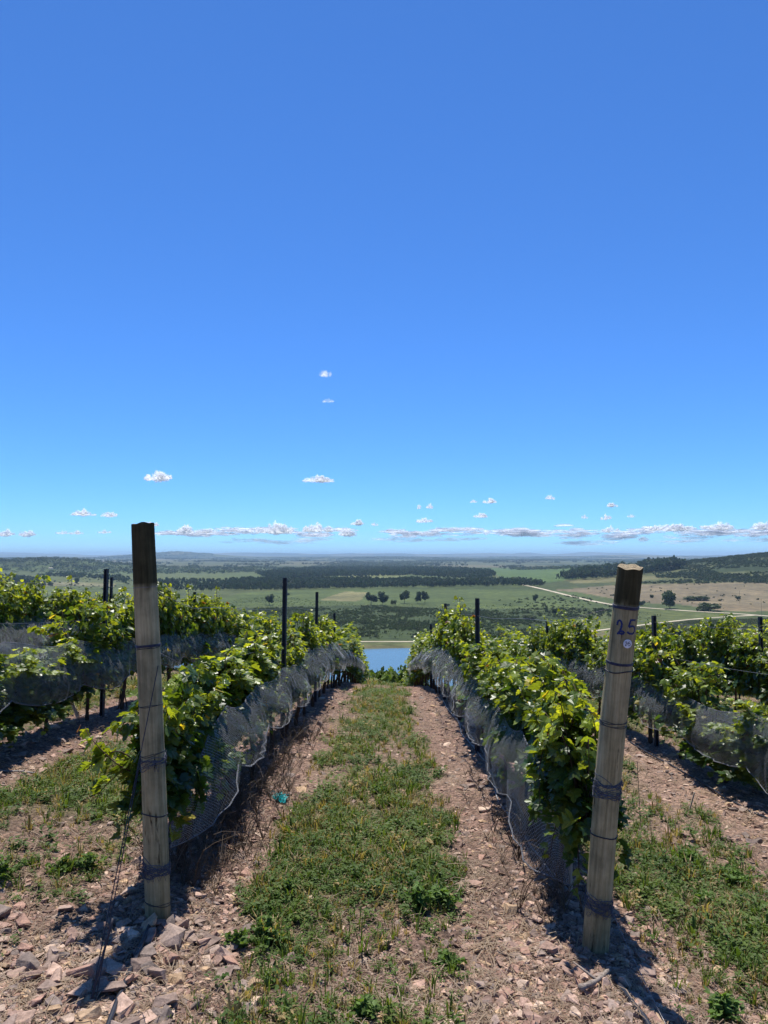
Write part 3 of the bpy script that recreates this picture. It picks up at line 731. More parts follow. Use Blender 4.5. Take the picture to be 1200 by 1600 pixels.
def bank(px, py, w, h, dens, label, n, d=52000):
    a, s = ray(px, py); rng = np.random.default_rng(int(px)); b = Buf(); V, Fq = icosphere(2)
    for k in range(n):
        fx = rng.uniform(-.5, .5) * w
        if vnoise(np.array([fx / 34]), np.array([px * 1.]), 3)[0] < -.12: continue
        fz = rng.normal(0, .3) * h * (1 - abs(fx / w)) + 9 * vnoise(np.array([fx / 55]), np.array([px * 2.]), 4)[0]; rx = rng.uniform(6, 26) ; rz = rng.uniform(.9, 3.0) * (1 if rng.random() < .8 else 1.6)
        nn = 1 + .3 * np.sin(V[:, 0] * 5 + k) * np.sin(V[:, 2] * 4 + 2 * k)
        q = V * nn[:, None] * np.array([rx, rx, rz]) + np.array([fx, rng.uniform(-60, 60), fz]); b.add(q / F * d, [Fq])
    o = b.build('cloud_bank', M['cloud'], None, True); o.location = (a * d, d, s * d); o.color = (dens, dens, dens, 1); tag(o, label, 'cloud', 'low cloud banks', 'stuff')
bank(380, 832, 270, 7, .75, 'thin pale cloud bank low on the left', 110)
bank(700, 833, 340, 9, .75, 'thin pale cloud bank over the lake', 150)
bank(1020, 833, 440, 14, .75, 'broad pale cloud bank on the right', 300)
bank(1080, 846, 380, 9, .28, 'faint veil of cloud close to the right horizon', 110)
bank(560, 845, 400, 7, .22, 'faint veil of cloud close to the middle horizon', 90)
# ---------------------------------------------------------------- wooden end posts
def end_post(base_px, top_px, dtop, label, bands, darkpx, bend, side):
    bx, by, bz = hit(*base_px)
    a, s = ray(*top_px); T = np.array([a * dtop, dtop, s * dtop]); B0 = np.array([bx, by, bz])
    L = np.linalg.norm(T - B0); ax = (T - B0) / L
    t = empty('wooden_post', tuple(B0), label, 'post')
    q = Vector(ax).to_track_quat('Z', 'Y'); t.rotation_mode = 'QUATERNION'; t.rotation_quaternion = q
    Rm = np.array(q.to_matrix())
    nring, ns = 90, 56
    zs = np.linspace(-.25, L, nring); th = np.linspace(0, 2 * PI, ns, endpoint=False)
    zz, tt = np.meshgrid(zs, th, indexing='ij')
    f = np.clip(zz / L, 0, 1)
    def radius(zz, tt):
        f = np.clip(zz / L, 0, 1)
        r = .0615 - .005 * f
        r = r * (1 + .025 * np.sin(tt * 2 + 1.3 + zz) + .012 * np.sin(tt * 5 + zz * 3) + .018 * np.sin(zz * 5.3 + side))
        for c, wdt, dep in ((.9, .05, .05), (4.1, .06, .045), (5.2, .04, .04), (2.5, .05, .03)):
            dd = (tt - c - .12 * np.sin(zz * 3 + c) + PI) % (2 * PI) - PI
            r = r * (1 - dep * np.exp(-(dd / wdt) ** 2) * (.5 + .5 * np.sin(zz * 2.1 + c * 3)))
        return r
    def off(zz):
        return bend[0] * np.sin(PI * np.clip(zz / L, 0, 1)) + bend[1] * np.sin(2 * PI * np.clip(zz / L, 0, 1)), .006 * np.sin(zz * 2.5)
    r = radius(zz, tt); ox, oy = off(zz)
    Xp = r * np.cos(tt) + ox; Yp = r * np.sin(tt) + oy; Zp = zz + np.where(zz > L - .02, .008 * np.sin(tt + 1) + .003 * np.sin(5 * tt), 0)
    V = np.stack([Xp, Yp, Zp], -1).reshape(-1, 3)
    i = np.arange(nring - 1)[:, None]; j = np.arange(ns)[None]; j2 = (j + 1) % ns
    Q = np.stack([i*ns+j, i*ns+j2, (i+1)*ns+j2, (i+1)*ns+j], -1).reshape(-1, 4)
    def h_at(px, py):   # height along the post of a photo pixel
        a_, s_ = ray(px, py); best = None
        hh = np.linspace(0, L, 800); W = B0 + hh[:, None] * ax
        return hh[np.argmin(np.abs(W[:, 2] / W[:, 1] - s_))]
    hd = h_at(top_px[0], darkpx)
    dk = np.clip((V[:, 2] - hd + .010 * np.sin(np.arctan2(V[:, 1], V[:, 0]) * 3)) / .012, 0, 1)
    lowdark = .35 * np.clip(1 - (V[:, 2] - .0) / .25, 0, 1)
    np_mesh('shaft', V, [Q], M['post_wood'], col=np.stack([np.maximum(dk, lowdark)] * 3, 1), smooth=True, parent=t)
    # end grain disc, slightly domed with a split
    rr = np.linspace(0, 1, 7)[1:]; topring = V[-ns:]
    cc = topring.mean(0); DV = [cc + np.array([0, 0, .002])]
    for k in rr: DV.extend(cc + (topring - cc) * k * .985 + np.array([0, 0, .003 * (1 - k) + .0008 + .002 * math.sin(k * 9)]))
    DV = np.array(DV); tri = np.stack([np.zeros(ns, int), 1 + np.arange(ns), 1 + (np.arange(ns) + 1) % ns], 1)
    Q2 = np.concatenate([np.stack([1+k*ns+np.arange(ns), 1+(k+1)*ns+np.arange(ns), 1+(k+1)*ns+(np.arange(ns)+1) % ns, 1+k*ns+(np.arange(ns)+1) % ns], 1) for k in range(len(rr)-1)])
    np_mesh('cut_end', DV, [tri, Q2], M['end_grain'], smooth=True, parent=t)
    def on(h, a, lift=0.0):
        rr_ = radius(np.array([h]), np.array([a % (2*PI)]))[0] + lift; o = off(np.array([h]))
        return (rr_ * math.cos(a) + o[0][0], rr_ * math.sin(a) + (o[1][0] if np.ndim(o[1]) else o[1]), h)
    cam_local = Rm.T @ (-B0); a_cam = math.atan2(cam_local[1], cam_local[0])
    for (py, kind, tl) in bands:
        h = h_at((base_px[0] + top_px[0]) / 2, py); rng = np.random.default_rng(int(py))
        aa = np.linspace(0, 2 * PI, 40, endpoint=False)
        def ring(h0, tl_, lift, r_, b, wob=0.0):
            ph = rng.uniform(0, 6)
            pts = [on(h0 + tl_ * math.sin(x - a_cam) + wob * math.sin(3 * x + ph), x, lift) for x in aa]
            b.add(*tube(pts, r_, 6, closed=True))
        b = Buf()
        if kind == 'wire': ring(h, tl, .001, .0016, b, .002); ring(h + .004, tl * .6, .001, .0014, b, .003); b.build('wire_tie', M['dark_wire'], t, True)
        elif kind == 'light': ring(h, tl, .0012, .0014, b, .001); b.build('wire_tie', M['wire'], t, True)
        elif kind == 'droop': ring(h, tl, .002, .0028, b, .003); b.build('wire_tie', M['dark_wire'], t, True)
        elif kind == 'tape':
            for k in range(4): ring(h + (k - 1.5) * .0028, tl, .0008, .0022, b, .0008)
            b.build('strap_band', M['band'], t, True)
        elif kind == 'wrap':
            for k in range(7): ring(h + rng.normal(0, .009), tl + rng.normal(0, .012), rng.uniform(.001, .005), .0016, b, .008)
            for k in range(14):
                a0 = a_cam + rng.uniform(-1.7, 1.7); hh0 = h + rng.uniform(-.02, .02)
                pts = [on(hh0 + rng.uniform(-.035, .02), a0 + q * .16, rng.uniform(.003, .010)) for q in range(5)]
                b.add(*tube(spline(pts, 3), .0009, 4))
            b.build('net_wrap', M['net_cord'], t, True)
    def stroke(name, pts, wd, mat, par, h0, a0, scale, lift):
        """flat painted stroke following the round surface; pts in letter units (x right, y up)"""
        pts = spline(pts, 6) if len(pts) > 2 else np.array(pts, float)
        b_ = Buf(); Vs = []
        T_ = np.gradient(pts, axis=0); T_ /= np.linalg.norm(T_, axis=1)[:, None] + 1e-9
        Nn = np.stack([-T_[:, 1], T_[:, 0]], 1)
        for k in range(len(pts)):
            ww = wd * (1 + .18 * math.sin(k * 1.7))
            for sgn in (-1, 0, 1):
                u = pts[k] + Nn[k] * sgn * ww
                Vs.append(on(h0 + u[1] * scale, a0 + u[0] * scale / .058, lift))
        n_ = len(pts); i_ = np.arange(n_ - 1)[:, None]; j_ = np.arange(2)[None]
        return np.array(Vs), [np.stack([i_*3+j_, i_*3+j_+1, (i_+1)*3+j_+1, (i_+1)*3+j_], -1).reshape(-1, 4)]
    return t, on, h_at, a_cam, stroke, Rm, B0, ax, L

LP = end_post((247, 1430), (225, 820), 3.62, 'weathered wooden end post of the left vine row, taller of the two, with dark top',
    [(917, 'light', 0), (1008, 'tape', 0), (1012, 'wire', .003), (1101, 'wire', .001), (1176, 'wire', .01), (1186, 'wrap', .006), (1269, 'droop', -.012), (1350, 'wrap', -.01), (1357, 'wrap', -.006), (1408, 'wire', -.02)], 917, (.006, .004), 0)
RP = end_post((930, 1481), (983, 886), 3.30, 'leaning wooden end post of the right vine row with a blue number and white tag',
    [(945, 'light', 0), (948, 'tape', 0), (1034, 'tape', 0), (1046, 'droop', .006), (1126, 'wire', .004), (1131, 'wire', 0), (1222, 'wrap', .0), (1236, 'wrap', .004), (1302, 'droop', 0), (1404, 'wrap', -.006), (1412, 'wrap', -.004)], 946, (-.010, .004), 2)
# painted number and tag on the right post
t, on, h_at, a_cam, stroke, Rm, B0, ax, L = RP
# which way round is right as seen from the camera
def right_sign():
    p0 = Rm @ np.array(on(1.6, a_cam)) + B0; p1 = Rm @ np.array(on(1.6, a_cam + .3)) + B0
    return 1 if p1[0] / p1[1] > p0[0] / p0[1] else -1
sg = right_sign()
h0 = h_at(978, 982); b = Buf()
sc_ = .053
two = [(-.42, .42), (-.40, .72), (-.28, .86), (-.14, .80), (-.04, .55), (-.08, .1), (-.22, -.22), (-.30, -.30), (-.12, -.10), (.10, -.06), (.22, -.14), (.10, -.28), (-.22, -.26), (-.34, -.34)]
five = [[(1.25, .98), (.78, 1.0), (.70, .96)], [(.70, .96), (.64, .66), (.60, .36)], [(.60, .36), (.86, .46), (1.15, .40), (1.28, .1), (1.1, -.18), (.78, -.2), (.58, -.12), (.54, -.02)]]
for pl in [two] + five:
    pl = [(x * sg, y) for x, y in pl]
    b.add(*stroke('n', pl, .085, None, None, h0, a_cam - sg * .12, sc_, .0012))
b.build('painted_number', M['blue_paint'], t)
ht = h_at(975, 1001); at_ = a_cam + sg * .45
c0 = np.array(on(ht, at_, .0025)); nrm = np.array([math.cos(at_), math.sin(at_), 0]); tv = np.array([-math.sin(at_), math.cos(at_), 0]) * sg; zv = np.array([0, 0, 1.])
aa = np.linspace(0, 2 * PI, 36, endpoint=False); Vd = []
for rr_, dz in ((0, .003), (.019, .003), (.0205, .0022), (.0205, 0)):
    Vd.extend([c0 + tv * rr_ * math.cos(x) + zv * rr_ * math.sin(x) + nrm * dz for x in aa])
Qd = np.concatenate([np.stack([k*36+np.arange(36), k*36+(np.arange(36)+1) % 36, (k+1)*36+(np.arange(36)+1) % 36, (k+1)*36+np.arange(36)], 1) for k in range(3)])
tg = np_mesh('number_tag', np.array(Vd), [Qd], M['tag_white'], smooth=False, parent=t)
b = Buf()
for pl in ([(-.75, .35), (-.6, .62), (-.38, .6), (-.3, .3), (-.5, -.2), (-.7, -.5), (-.25, -.48)], [(.7, .6), (.3, .6), (.25, .15), (.5, .2), (.75, 0), (.7, -.35), (.4, -.5), (.2, -.38)]):
    pts = [c0 + tv * x * .0165 + zv * y * .0165 + nrm * .0036 for x, y in spline(pl, 4)]
    b.add(*tube(pts, .0011, 5))
b.build('tag_writing', M['ink'], tg)
b = Buf(); b.add(*tube([c0 + nrm * .002, c0 + nrm * .006], .0022, 8)); b.build('nail', M['dark_wire'], tg)

# ---------------------------------------------------------------- vine leaves
_h = [(.10, -.16), (.34, -.16), (.50, .02), (.58, .26), (.42, .30), (.54, .58), (.34, .62), (.20, .66), (.16, .86)]
_o = [(0, 0)] + _h + [(0, 1.02)] + [(-x, y) for x, y in _h[::-1]]
LEAF_HI = (np.array([(0, .3)] + _o), np.array([(0, k, k % len(_o) + 1) for k in range(1, len(_o) + 1)]))
_h = [(.45, -.1), (.52, .45), (.25, .7)]
_o = [(0, 0)] + _h + [(0, 1.0)] + [(-x, y) for x, y in _h[::-1]]
LEAF_MD = (np.array([(0, .3)] + _o), np.array([(0, k, k % len(_o) + 1) for k in range(1, len(_o) + 1)]))
LEAF_LO = (np.array([(0, 0), (.5, .4), (0, 1), (-.5, .4)]), np.array([(0, 1, 2), (0, 2, 3)]))
def leaves(tmpl, pos, nrm, dirn, size, cup, wid):
    """vectorised leaf placement"""
    T2, F_ = tmpl
    nrm = nrm / np.linalg.norm(nrm, axis=1)[:, None]
    d = dirn - nrm * (dirn * nrm).sum(1)[:, None]; d /= np.linalg.norm(d, axis=1)[:, None] + 1e-9
    s = np.cross(d, nrm)
    x = T2[:, 0][None, :] * wid[:, None]; y = T2[:, 1][None, :]
    z = cup[:, None] * (x * x * 1.2 - .12) - .28 * np.abs(cup)[:, None] * y * y + .05 * np.sin(x * 9 + y * 5 + cup[:, None] * 30)
    V = pos[:, None, :] + size[:, None, None] * (x[..., None] * s[:, None] + y[..., None] * d[:, None] + z[..., None] * nrm[:, None])
    n, k = len(pos), len(T2)
    F2 = (F_[None] + (np.arange(n) * k)[:, None, None]).reshape(-1, 3)
    return V.reshape(-1, 3), F2, k
MAT_C = np.array([.034, .078, .017]); YNG = np.array([.24, .31, .040]); YEL = np.array([.34, .30, .05]); RED = np.array([.16, .07, .03])
def shoot_leaves(rng, P_, young0, step, tmpl, size, lists):
    seg = np.linalg.norm(np.diff(P_, axis=0), axis=1); cum = np.concatenate([[0], np.cumsum(seg)])
    n = max(2, int(cum[-1] / step)); s = np.linspace(0, cum[-1], n)
    q = np.stack([np.interp(s, cum, P_[:, k]) for k in range(3)], 1)
    f = s / cum[-1]
    side = np.sign(q[:, 0] + rng.normal(0, .16, n)); side[side == 0] = 1
    az = rng.uniform(-1.2, 1.2, n); out = np.stack([side * np.cos(az), np.sin(az), rng.uniform(-.1, .5, n)], 1)
    pet = rng.uniform(.03, .08, n)[:, None] * (1 - .5 * f[:, None])
    pos = q + out * pet
    nrm = out * .55 + np.array([0, 0, 1.]) * rng.uniform(.2, 1.1, n)[:, None] + rng.normal(0, .38, (n, 3))
    dirn = out * .7 + np.array([0, 0, -1.]) * rng.uniform(.2, 1.2, n)[:, None] + rng.normal(0, .3, (n, 3))
    sz = size * rng.uniform(.65, 1.15, n) * (1 - .55 * f ** 2)
    y = np.clip(young0 + .88 * f ** 2.2 * np.clip((q[:, 2] - .8) * 1.9, .12, 1) + rng.normal(0, .15, n), 0, 1)[:, None]
    c = MAT_C * (1 - y) + YNG * y
    yl = (rng.random(n) < .008)[:, None]; c = np.where(yl, YEL, c); rd = (rng.random(n) < .004)[:, None]; c = np.where(rd, RED, c)
    c = c * rng.uniform(.72, 1.3, (n, 1))
    lists.append((pos, nrm, dirn, sz, c))
def foliage_mesh(name, seed, lod, topz=1.5, thick=.14, extra=None, half=.62):
    rng = np.random.default_rng(seed); L = []; canes = Buf()
    tm = {0: LEAF_HI, 1: LEAF_MD, 2: LEAF_LO}[lod]; size = {0: .116, 1: .100, 2: .128}[lod]; step = {0: .034, 1: .036, 2: .052}[lod]
    ns = {0: 26, 1: 27, 2: 26}[lod]
    for k in range(ns):
        y0 = rng.uniform(-half, half); sd = rng.choice([-1, 1]); tall = rng.uniform(.66, 1.0) * (.90 + .20 * math.sin(y0 * 5.2 + seed * 1.7) + .08 * math.sin(y0 * 13 + seed))
        if rng.random() < .06: tall *= 1.2
        lean = rng.uniform(.15, 1.0) * thick * sd; z1 = .62 + (topz - .62) * tall
        p = [(rng.normal(0, .02), y0, .60), (lean * .35, y0 + rng.normal(0, .05), .60 + (z1 - .60) * .45), (lean * .75, y0 + rng.normal(0, .11), z1 - .05),
             (lean * rng.uniform(.9, 1.35), y0 + rng.normal(0, .2), z1 + rng.uniform(-.16, .08)), (lean * rng.uniform(1.1, 1.6), y0 + rng.normal(0, .26), z1 - rng.uniform(-.08, .30))]
        pts = spline(p, 5); shoot_leaves(rng, pts, .02, step, tm, size, L)
        if lod < 2: canes.add(*tube(pts, np.linspace(.005, .002, len(pts)), 4))
    for k in range({0: 9, 1: 8, 2: 6}[lod]):      # leaves hanging round the fruit zone
        y0 = rng.uniform(-half, half); sd = rng.choice([-1, 1]); x0 = sd * rng.uniform(.05, .17)
        p = [(x0 * .5, y0, .72), (x0, y0 + rng.normal(0, .08), rng.uniform(.62, .8)), (x0 * 1.1, y0 + rng.normal(0, .15), rng.uniform(.36, .58))]
        shoot_leaves(rng, spline(p, 4), .0, step, tm, size * .95, L)
    if extra:
        for p in extra:
            pts = spline(p, 6); shoot_leaves(rng, pts, .22, step * .8, tm, size * 1.02, L)
            canes.add(*tube(pts, np.linspace(.005, .002, len(pts)), 4))
    pos, nrm, dirn, sz, c = [np.concatenate([l[k] for l in L]) for k in range(5)]
    V, F_, kk = leaves(tm, pos, nrm, dirn, sz, rng.normal(.25, .45, len(pos)), rng.uniform(.8, 1.15, len(pos)))
    b = Buf(); b.add(V, [F_], np.repeat(c, kk, 0))
    return b, canes
def trunk_geo(seed):
    rng = np.random.default_rng(seed); b = Buf()
    p = [(0, 0, -.08), (rng.normal(0, .015), rng.normal(0, .02), .12), (rng.normal(0, .03), rng.normal(0, .03), .34), (rng.normal(0, .02), rng.normal(0, .03), .60)]
    pts = spline(p, 6); r0 = rng.uniform(.016, .026)
    b.add(*tube(pts, np.linspace(r0 * 1.25, r0 * .8, len(pts)) * (1 + .15 * np.sin(np.arange(len(pts)) * 1.9)), 8))
    e = pts[-1]
    for s in (-1, 1):
        q = [e, (e[0], e[1] + s * .14, .64), (rng.normal(0, .02), s * .38, .63), (rng.normal(0, .02), s * .58, .62)]
        b.add(*tube(spline(q, 5), np.linspace(r0 * .75, .007, 16), 6))
    for k in range(rng.integers(0, 3)):
        x = rng.uniform(-.05, .05); b.add(*tube(spline([(x, rng.uniform(-.1, .1), -.02), (x * .6, 0, .3), (0, 0, .6)], 4), .007, 5))
    return b
TR = []
for k in range(6):
    o = trunk_geo(500 + k).build('trunk', M['bark'], None, True); TR.append(o.data); bpy.data.objects.remove(o)
FO = {}
for lod, cnt in ((0, 5), (1, 5), (2, 5)):
    for k in range(cnt):
        fb, cb = foliage_mesh('foliage', 600 + lod * 10 + k, lod)
        fo = fb.build('foliage', M['vine_leaf']); me = fo.data; bpy.data.objects.remove(fo)
        cm = None
        if lod < 2: co_ = cb.build('canes', M['bark'], None, True); cm = co_.data; bpy.data.objects.remove(co_)
        FO.setdefault(lod, []).append((me, cm))
def rowx(r, y): return ROWU[r] + .008 * y
def top_h(r, y):
    n = float(vnoise(np.array([y / 1.7]), np.array([ROWU[r] * 3.1]), 7)[0]) * .5
    T_ = {'L1': ([4, 6, 8, 12, 16], [1.12, 1.0, 1.06, 1.30, 1.42]), 'R1': ([4, 5.5, 8, 10], [1.22, 1.26, 1.38, 1.44]), 'L2': ([5, 7.2, 8.2, 12], [.92, 1.02, 1.32, 1.45]),
          'R2': ([5, 7.4, 8.6, 12], [.90, 1.0, 1.12, 1.32]), 'L3': ([9, 11], [1.46, 1.38])}.get(r, ([0, 1], [1.42, 1.42]))
    return min(float(np.interp(y, *T_)) + n * (.5 if y < 6 else 1), {'L1': 1.5, 'L3': 1.56, 'R3': 1.45, 'R1': 1.55, 'R2': 1.5}.get(r, 1.64))
ROWNAME = {'L1': 'left net-covered row', 'R1': 'right net-covered row', 'L2': 'second row to the left', 'L3': 'third row to the left', 'L4': 'fourth row to the left',
           'R2': 'second row to the right', 'R3': 'third row to the right', 'R4': 'fourth row to the right', 'R5': 'fifth row to the right', 'L5': 'fifth row to the left'}
SPAN = {'L1': (4.25, 42), 'R1': (4.15, 44), 'L2': (5.2, 26), 'L3': (9.4, 27), 'L4': (14, 24), 'R2': (4.9, 31), 'R3': (9.2, 30), 'R4': (13.5, 30), 'R5': (18, 30)}
ORD = ['nearest', 'second nearest', 'third nearest', 'fourth nearest', 'fifth nearest', 'sixth nearest', 'seventh nearest', 'eighth nearest']
vr = random.Random(3); nv = 0
for r in SPAN:
    y0, y1 = SPAN[r]; y = y0; k = 0
    while y < y1:
        x = rowx(r, y); z = hz(x, y) if y < 40 else float(Hs(np.array([x]), np.array([y]))[0])
        lod = 0 if y < 7.2 else (1 if y < 15 else 2); hgt = top_h(r, y)
        if r == 'L1' and k == 0: lab = 'grapevine behind the left wooden post with bright shoots sprawling left'
        elif r == 'R1' and k == 0: lab = 'grapevine with bright yellow-green top just left of the right wooden post'
        elif k < (8 if r in ('L1', 'R1', 'L2', 'R2') else 3): lab = f'leafy grapevine, {ORD[k]} to the camera in the {ROWNAME[r]}'
        else: lab = f'leafy grapevine farther down the slope in the {ROWNAME[r]}'
        t = empty('grapevine', (x, y, z), lab, 'grapevine', f'grapevines of the {ROWNAME[r]}')
        flip = vr.choice([0, 1]); t.rotation_euler = (0, 0, PI * flip)
        sz_ = hgt / 1.5
        if k == 0 and r in ('L1', 'R1'):
            t.rotation_euler = (0, 0, 0)
            ex = ([[(-.05, -.3, .75), (-.22, -.45, .98), (-.34, -.5, .95), (-.42, -.5, .88)], [(-.05, -.3, .75), (-.2, -.5, .9), (-.36, -.55, 1.08), (-.44, -.5, 1.16)], [(-.02, -.35, .7), (-.10, -.5, .72), (-.16, -.52, .58), (-.15, -.52, .44)], [(-.05, -.2, .8), (-.2, -.35, .85), (-.34, -.42, .74), (-.38, -.45, .66)],
                   [(.0, -.2, .8), (.08, -.35, .6), (.06, -.35, .35)], [(.0, .1, .9), (.04, 0, 1.25), (.0, -.1, 1.42)]] if r == 'L1' else
                  [[(.0, -.2, .9), (-.06, -.3, 1.2), (-.12, -.4, 1.40), (-.18, -.45, 1.36)], [(.02, -.3, .8), (-.1, -.42, 1.15), (-.2, -.5, 1.28), (-.26, -.5, 1.16)], [(-.05, -.1, .9), (-.15, -.2, 1.1), (-.22, -.25, .95), (-.24, -.3, .7)], [(.05, -.2, .8), (.1, -.4, 1.15), (.05, -.5, 1.35), (0, -.5, 1.4)],
                   [(-.05, -.3, .7), (-.16, -.4, .6), (-.2, -.4, .40)], [(-.02, -.3, .75), (-.05, -.5, .5), (-.05, -.5, .25)]])
            fb, cb = foliage_mesh('foliage', 77 if r == 'L1' else 78, 0, 1.5, .15 if r == 'L1' else .16, ex, .5)
            fb.build('foliage', M['vine_leaf'], t); cb.build('canes', M['bark'], t, True)
            o = bpy.data.objects.new('trunk', vr.choice(TR)); COL.objects.link(o); o.parent = t
            for ch in t.children:
                ch.scale = (.82, .9, sz_) if ch.name.split('.')[0] != 'trunk' else (1, 1, sz_)
                if ch.name.split('.')[0] != 'trunk': ch.location.x = -.04 if r == 'L1' else .0
        else:
            me, cm = vr.choice(FO[lod])
            for nme, dat in (('foliage', me), ('canes', cm), ('trunk', vr.choice(TR))):
                if dat is None: continue
                o = bpy.data.objects.new(nme, dat); COL.objects.link(o); o.parent = t
                w_ = vr.uniform(.9, 1.15) * (1.5 if y > 16 else 1)
                o.scale = (w_, w_, sz_) if nme != 'trunk' else (1, 1, sz_)
                if nme != 'trunk' and r not in ('L1', 'R1'): o.scale.z *= 1.16; o.location.z = -.18
                if nme != 'trunk': o.location.x = ({'L1': -.11, 'R1': .05} if y < 9 else {'L1': -.06, 'R1': .06}).get(r, 0) * (-1 if flip else 1)
        y += vr.uniform(.92, 1.08); k += 1; nv += 1
# a sprig of a vine that pokes past the right post
x, y = rowx('R1', 4.15) + .17, 4.3
# ---------------------------------------------------------------- metal posts
def metal_mesh():
    b = Buf(); w_, d_, t_ = .024, .018, .003
    prof = [(-w_, -d_), (w_, -d_), (w_, d_), (w_ * .55, d_), (w_ * .55, d_ - t_), (w_ - t_, d_ - t_), (w_ - t_, -d_ + t_), (-w_ + t_, -d_ + t_), (-w_ + t_, d_ - t_), (-w_ * .55, d_ - t_), (-w_ * .55, d_), (-w_, d_)]
    n = len(prof); V = [(x, y, 0) for x, y in prof] + [(x, y, 1) for x, y in prof]
    Q = np.array([[k, (k + 1) % n, (k + 1) % n + n, k + n] for k in range(n)])
    b.add(np.array(V, float), [Q]); 
    b.add(np.array([(-w_, -d_, 1), (w_, -d_, 1), (w_, -d_ + t_, 1), (-w_, -d_ + t_, 1)]), [np.array([[0, 1, 2, 3]])])
    return b
def hooks_mesh(h):
    b = Buf()
    for k in range(int(h / .10)):
        z = h - .06 - k * .10
        for s in (-1, 1): b.add(*box(s * .024 - .004, s * .024 + .004, -.012, .008, z - .008, z + .008))
    return b
o = metal_mesh().build('profile', M['metal_post']); PM = o.data; bpy.data.objects.remove(o)
o = hooks_mesh(1.9).build('wire_hook', M['wire']); HM = o.data; bpy.data.objects.remove(o)
def mpost(r, y, ztop_px, label, dx=0):
    x = rowx(r, y) + dx; z = hz(x, y); a, s = ray(600, ztop_px); h = s * y - z
    t = empty('metal_post', (x, y, z), label, 'post', 'dark metal trellis posts'); t.rotation_euler = (0, 0, random.uniform(-.25, .25) + PI)
    o = bpy.data.objects.new('profile', PM); COL.objects.link(o); o.parent = t; o.scale = (1, 1, h)
    o = bpy.data.objects.new('wire_hooks', HM); COL.objects.link(o); o.parent = t; o.location = (0, 0, h - 1.9)
    t.rotation_euler.y = random.uniform(-.012, .012)
    return x, y, z, h
mposts = {'L1': [(8.15, 903, 'tall dark metal post, nearest in the left net-covered row'), (11.7, 925, 'second dark metal post in the left net-covered row'), (15.6, 958, 'small third metal post in the left net-covered row'), (19.6, 985, 'fourth metal post in the left net-covered row, sunk in leaves')],
          'R1': [(8.1, 935, 'nearest dark metal post in the right net-covered row'), (12.9, 943, 'second dark metal post in the right net-covered row'), (17, 975, 'third metal post in the right net-covered row, sunk in leaves')],
          'L2': [(8.45, 889, 'front one of the two dark metal posts left of the left wooden post'), (12.4, 925, 'metal post buried in leaves right of the left wooden post')],
          'R2': [(8.6, 962, 'dark metal post standing just right of the right wooden post'), (14.5, 970, 'small metal post tip left of the right wooden post')],
          'R3': [(10.35, 964, 'dark metal post at the right border of the view')], 'L3': [(14.2, 902, 'back one of the two dark metal posts left of the left wooden post')]}
for r, lst in mposts.items():
    for (y, tp, lab) in lst: mpost(r, y, tp, lab)
# ---------------------------------------------------------------- trellis wires
def row_wire(r, hgt, y0, y1, lab, start=None):
    ys = np.arange(y0, y1, .5); x = rowx(r, ys); z = Hs(x, ys) + hgt + .05 + .012 * np.sin(ys * 1.6)
    pts = np.stack([x, ys, z], 1)
    if start is not None: pts = np.vstack([start, pts])
    b = Buf(); b.add(*tube(pts, .0016, 5)); tag(b.build('trellis_wire', M['wire'], None, True), lab, 'wire', 'trellis wires along the vine rows')
def post_pt(PT, py):
    t, on, h_at, a_cam = PT[:4]; h = h_at(600, py); return PT[5] @ np.array(on(h, a_cam + PI)) + PT[6]
WN = ['lowest', 'middle', 'top']
for r in ('L1', 'R1', 'L2', 'R2', 'R3', 'L3'):
    for k, hg in enumerate((.62, 1.12, 1.5)):
        st = None
        if r == 'L1': st = post_pt(LP, (1190, 1012, 918)[k])
        if r == 'R1': st = post_pt(RP, (1230, 1036, 947)[k])
        row_wire(r, hg, {'L1': 4.4, 'R1': 4.3, 'L2': 4.5, 'R2': 4.5}.get(r, 8), 20, f'{WN[k]} trellis wire strung along the {ROWNAME[r]}', st)
